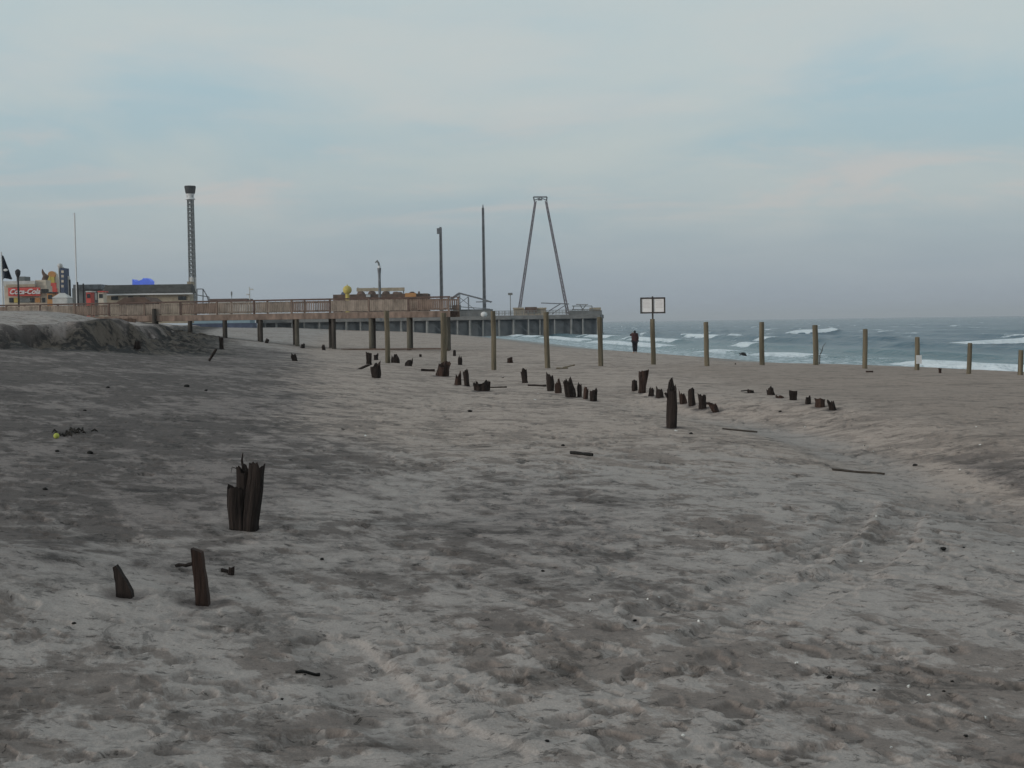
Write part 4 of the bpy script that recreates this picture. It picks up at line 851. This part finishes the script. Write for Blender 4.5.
# cream building with the red sign
Yr = 240; o0 = base_at(26,Yr,ZT); t_ = empty('snack_building', o0); tag(t_, 'cream seaside building with a wide red sign in white script lettering', 'building')
bx('wall',4,286,47,303,Yr,3,M_cream,t_,o0,ZT); bx('roof',3,281,35,286,Yr,4,M_whitem,t_,o0,dY=-.6); bx('parapet',35,280,46,286,Yr,2.5,M_cream,t_,o0)
bx('fascia_shadow_strip',6,284.3,35,287,Yr,.3,M_tan,t_,o0,dY=-.75); 
sgn = bx('sign_board',8,287.6,40,296,Yr,.35,M_red,t_,o0,dY=-1.0)
cu = bpy.data.curves.new('lettering', 'FONT'); cu.body = 'Coca-Cola'; cu.size = 1.3; cu.shear = .35; cu.extrude = .05; cu.align_x = 'CENTER'; cu.align_y = 'CENTER'; cu.offset = .03
to = bpy.data.objects.new('lettering', cu); C.objects.link(to); bpy.context.view_layer.update()
dg = bpy.context.evaluated_depsgraph_get(); lm = bpy.data.meshes.new_from_object(to.evaluated_get(dg)); bpy.data.objects.remove(to); lm.transform(Matrix.Rotation(R(90),4,'X')); lo = bpy.data.objects.new('lettering', lm); lm.materials.clear(); lm.materials.append(M_white); C.objects.link(lo); lo.parent = sgn
v = wx(24.5,291.8,Yr-1.25)-o0; lo.location = v
for (u0_,u1_,mt) in ((9,13,M_glass),(14,18,M_yellow),(20,30,M_grey),(31,34,M_glass),(35,40,M_orange),(42,45,M_glass)): bx('shop_window',u0_,297.8,u1_,302.5,Yr,.25,mt,t_,o0,dY=-.25)
bx('awning',41,289,46.5,293,Yr,1.2,M_black,t_,o0,dY=-1.6)
bx('rooftop_unit',16.5,276.5,24.5,281.2,Yr,3,M_grey,t_,o0,dY=2); 
# more of the boardwalk's bright fronts
for (px0,px1,pt,mt_,mt2,nm,lb) in ((47,53,292,M_orange,M_glass,'snack_stand','small orange stand left of the white tent'),(86,91,291,M_red,M_whitem,'game_stand','small red stand in front of the grey shop'),(98,103.5,291,M_cream,M_red,'ticket_booth','narrow cream booth at the right end of the grey shop')):
    Yq = 236; o0 = base_at((px0+px1)/2, Yq, ZT); t_ = empty(nm, o0); tag(t_, lb, 'stand'); bx('wall',px0,pt+1.2,px1,303,Yq,2,mt_,t_,o0,ZT); bx('roof',px0-.5,pt,px1+.5,pt+1.2,Yq,2.6,mt2,t_,o0,dY=-.3); bx('counter_opening',px0+.9,pt+3,px1-.9,pt+7,Yq,.2,M_glass,t_,o0,dY=-.12)
# dark flag on the white pole
Yf = 112; o0 = base_at(3.2,Yf,gz(wx(3.2,310,Yf).x,Yf)); t_ = empty('flag_pole', o0); tag(t_, 'white pole flying a drooping navy flag with a white mark at the far left', 'flag pole')
zt = wx(1.6,252,Yf).z-o0.z; m = MB(); m.tube([(0,0,0),(0,0,zt)], [.10,.06], 8); m.build('pole', M_white, t_)
kf = Yf/FPX; zz = lambda py: wx(5,py,Yf).z-o0.z; fl = [(.25,zz(258)),(1.6,zz(255.3)),(3.4,zz(257)),(5.6,zz(263)),(8,zz(270)),(10.6,zz(278)),(7.5,zz(279.6)),(4.5,zz(278.5)),(.25,zz(277.5))]
vs = []; ns = len(fl)
m = MB(); nn = 14
L_ = [(.25,254.5),(.3,277.5)]
for i in range(nn+1):
    t = i/nn; py = 255.5+(279-255.5)*t; wpx = 1.6+9.2*t**1.05*(1 if t > .1 else .8)
    for j in range(9):
        s = j/8; xx = (.35+wpx*s)*kf; yy = .18*math.sin(s*9+t*2)*(.3+t); vs += [(xx, yy, zz(py)+ .05*math.sin(s*6))]
m.add(vs, [(i*9+j, i*9+j+1, (i+1)*9+j+1, (i+1)*9+j) for i in range(nn) for j in range(8)], True); fo = m.build('flag', M_navy, t_); fo.modifiers.new('thick', 'SOLIDIFY').thickness = .02
m = MB(); m.ell((5.0*kf,-.28,zz(270.2)),(2.3*kf,.03,1.3*kf),10,6); m.build('white_mark', M_white, fo)
# other small town things
def lamp(px, ty, Y, label, w=.22, head=True, mt=M_black, zb=ZT, name='street_lamp', cat='lamp post'):
    o0 = base_at(px,Y,zb); h = wx(px,ty,Y).z-zb; t_ = empty(name, o0); tag(t_, label, cat); m = MB(); m.tube([(0,0,0),(0,0,h)], [w,w*.8], 8); m.build('pole', mt, t_)
    if head: m = MB(); m.tube([(0,0,h-1.0),(0,0,h-.5),(0,0,h),(0,0,h+.3)], [w*1.2,w*2.4,w*2.6,w*.8], 8); m.build('lamp_head', mt, t_)
lamp(19,271,215,'dark lamp post standing in front of the wide red sign',.18)
lamp(77.3,213,230,'very tall thin white flagpole between the rides and the grey shop',.15,False,M_white,name='tall_pole',cat='pole')
lamp(70.5,279.5,225,'thick dark post left of the very tall thin white flagpole',.22,False)
lamp(78.3,282,225,'dark post standing right beside the very tall thin white flagpole',.18,False)
lamp(84,283.5,225,'dark post between the very tall white flagpole and the grey shop',.16,False)
o0 = base_at(52,255,ZT); t_ = empty('carnival_ride', o0); tag(t_, 'colourful round-topped carnival ride facade with yellow and orange panels', 'ride')
xk = lambda px: wx(px,290,255).x-o0.x; zk = lambda py: wx(52,py,255).z-o0.z
m = MB(); m.prism([(xk(47.5),0),(xk(47.5),zk(280)),(xk(49),zk(275)),(xk(51),zk(271.8)),(xk(53.5),zk(271.5)),(xk(55.5),zk(274)),(xk(56.5),zk(280)),(xk(57.5),0)], 0, 1.5); m.build('panel', M_cream, t_)
m = MB(); m.tube([(xk(52.5),-.3,zk(275)),(xk(52.5),.2,zk(275))], [.75,.75], 14); m.build('disc', M_orange, t_)
m = MB(); m.box((xk(53.4),-.2,zk(283)), (.7,.3,2.4)); m.box((xk(50),-.2,zk(281)), (.5,.3,2)); m.build('stripe', M_yellow, t_); m = MB(); m.box((xk(53.5),-.25,zk(288)), (1.3,.4,2)); m.box((xk(55.3),-.22,zk(292)), (.9,.4,1.4)); m.build('figure_panel', M_red, t_)
o0 = base_at(44.5,250,ZT); m = MB(); xk = lambda px: wx(px,290,250).x-o0.x; zk = lambda py: wx(45,py,250).z-ZT
m.tube([(0,0,0),(0,0,zk(280))],[.25,.22],8); m.tube([(0,0,zk(282)),(xk(46.5),0,zk(276)),(xk(44.5),0,zk(274.5)),(xk(43.4),0,zk(272)),(xk(43),0,zk(269))],[.5,.6,.35,.25,.08],8)
tag(m.build('statue_on_pole', M_brown, None, o0), 'dark figure with raised arm on a pole right of the wide red sign', 'statue')
o0 = base_at(61,260,ZT); t_ = empty('ride_tower', o0); tag(t_, 'short dark tower with lit panes and a cream edge right of the carnival ride', 'tower')
bx('shaft',60,268,64.8,300,260,3,M_dblue,t_,o0,ZT); bx('side_panel',58,266.5,60,300,260,3,M_whitem,t_,o0,ZT,dY=.3)
for py in (270.5,275,280,285): bx('window',61.2,py,63.6,py+2.4,260,.2,M_cream,t_,o0,dY=-.15)
v = wx(60,265.8,260)-o0; m = MB(); m.ell(v,(.55,.55,.5),10,6); m.build('cap', M_whitem, t_)
bx('pillar',65.8,276,69,303,262,1,M_whitem,t_,o0,ZT)
o0 = base_at(61,220,ZT); t_ = empty('white_tent', o0); tag(t_, 'pale white peaked tent in front of the short dark tower', 'tent')
xk = lambda px: wx(px,290,220).x-o0.x; zk = lambda py: wx(62,py,220).z-o0.z
m = MB(); x0,x1,zr,zp = xk(54),xk(70.5),zk(298),zk(293)
m.add([(x0,-1.4,zr),(x1,-1.4,zr),(x1,1.4,zr),(x0,1.4,zr),((x0+x1)/2-.4,0,zp),((x0+x1)/2+.4,0,zp)], [(0,1,5,4),(1,2,5),(2,3,4,5),(3,0,4)]); m.build('roof', M_whitem, t_); m = MB(); m.box(((x0+x1)/2,0,zr/2), (x1-x0-.3,2.6,zr)); m.build('wall', M_whitem, t_)
# arcade roofs and rides behind the right half of the walkway
Ya = 338; o0 = base_at(378,Ya,5.3); t_ = empty('arcade_building', o0); tag(t_, 'low dark arcade with a long tan sign board seen just above the walkway rail', 'building')
bx('wall',333,294,428,300,Ya,10,M_brown,t_,o0,5.3); bx('sign_board',356.5,287.8,404.5,291.2,Ya,.6,M_tan,t_,o0,dY=3)
for a in (358,374,389,403.5): bx('sign_support',a-.5,287.4,a+.5,294.2,Ya,.3,M_steel,t_,o0,dY=3.7)
kk = Ya/FPX
for (a, w_, hh) in ((345,9,2.5),(361,9,2.8),(372,9,3.2),(386,9,3.0),(396,8,2.6),(399,9,2.2),(412,7,2.6),(419,2.5,3)):
    m = MB(); v = wx(a,294.2,Ya+2)-o0; m.tube([(v.x,v.y,v.z-.2),(v.x,v.y,v.z+hh*kk*.7),(v.x,v.y,v.z+hh*kk)], [w_*kk/2, w_*kk/2*.75, w_*kk*.2], 10); m.build('roof_dome', M_brown if a != 345 else M_dblue, t_)
bx('orange_awning',405,293,416,298,Ya,1,M_orange,t_,o0,dY=-1.2)
bx('white_box',366,294.5,370,297,Ya,1,M_white,t_,o0,dY=-1.2)
v = wx(347.3,290,335); m = MB(); m.ell((0,0,0),(1.15,1.1,1.15),14,10); m.tube([(0,0,1.0),(0,0,1.5)],[.2,.05],6); m.tube([(0,0,-1),(0,0,5.3-v.z)],[.5,.6],8); tag(m.build('yellow_dome', M_yellow, None, v), 'round yellow dome of a ride above the walkway rail', 'dome')
lv = base_at(380,295,ZT); t_ = empty('seabird_sculpture_pole', lv); h = wx(380,268,295).z-ZT; tag(t_, 'stout dark pole with a pale bent lamp at its top behind the walkway', 'lamp post')
m = MB(); m.tube([(0,0,0),(0,0,h-1.6),(0,0,h)], [.34,.30,.46], 8); m.build('pole', M_steel, t_); m = MB(); m.tube([(0,0,h),(0,0,h+.5)], [.35,.3], 8); m.build('collar', M_white, t_); m = MB(); m.tube([(0,0,h+.4),(-.1,0,h+1.1),(-.45,0,h+1.6),(-.85,0,h+1.2)], [.2,.22,.28,.15], 8); m.build('lamp_head', M_grey, t_)
o0 = base_at(250,330,ZT); t_ = empty('small_mast', o0); tag(t_, 'slender white mast above the middle of the walkway rail', 'mast'); h = wx(250,287,330).z-ZT; m = MB(); m.tube([(0,0,0),(0,0,h)], [.16,.12], 8); m.build('pole', M_whitem, t_); m = MB(); m.box((.5,0,h-.6), (.9,.3,.35)); m.box((-.5,0,h-1.9),(.7,.3,.3)); m.build('arm', M_whitem, t_)
lamp(232,292.5,330,'short faint grey lamp left of the slender white mast',.08,True,M_grey)
o0 = base_at(228,335,ZT); t_ = empty('low_building', o0); tag(t_, 'very low dull brown roofline just above the left half of the walkway rail', 'building'); bx('roof',208,298.7,247,300.5,335,8,M_deckd,t_,o0,dY=-.4); bx('wall',209,300.5,246,306,335,7,M_whitem,t_,o0,3.5)
o0 = base_at(225,300,2.2); t_ = empty('pale_blue_shed', o0); tag(t_, 'low pale blue shed seen in the gap under the left part of the walkway', 'shed'); bx('wall',192,318.3,250,323.3,300,6,M_pblue,t_,o0); bx('base',190,323.3,252,329,300,6,M_dblue,t_,o0,dY=.1); bx('roof',190,317.4,252,318.3,300,7,M_grey,t_,o0,dY=-.4)

# ================================================================== SEA AIR
hm = bpy.data.materials.new('sea_haze'); hm.use_nodes = True; hn = hm.node_tree; hn.nodes.remove(hn.nodes['Principled BSDF'])
pv = nd(hn, 'ShaderNodeVolumePrincipled'); pv.inputs['Color'].default_value = (.92,.95,1,1); pv.inputs['Density'].default_value = HAZE; pv.inputs['Anisotropy'].default_value = .2
hn.links.new(pv.outputs[0], hn.nodes['Material Output'].inputs['Volume'])
m = MB(); m.box((0, 8000, 38.5), (64000, 30000, 90)); hz = m.build('haze', hm); tag(hz, kind='stuff')
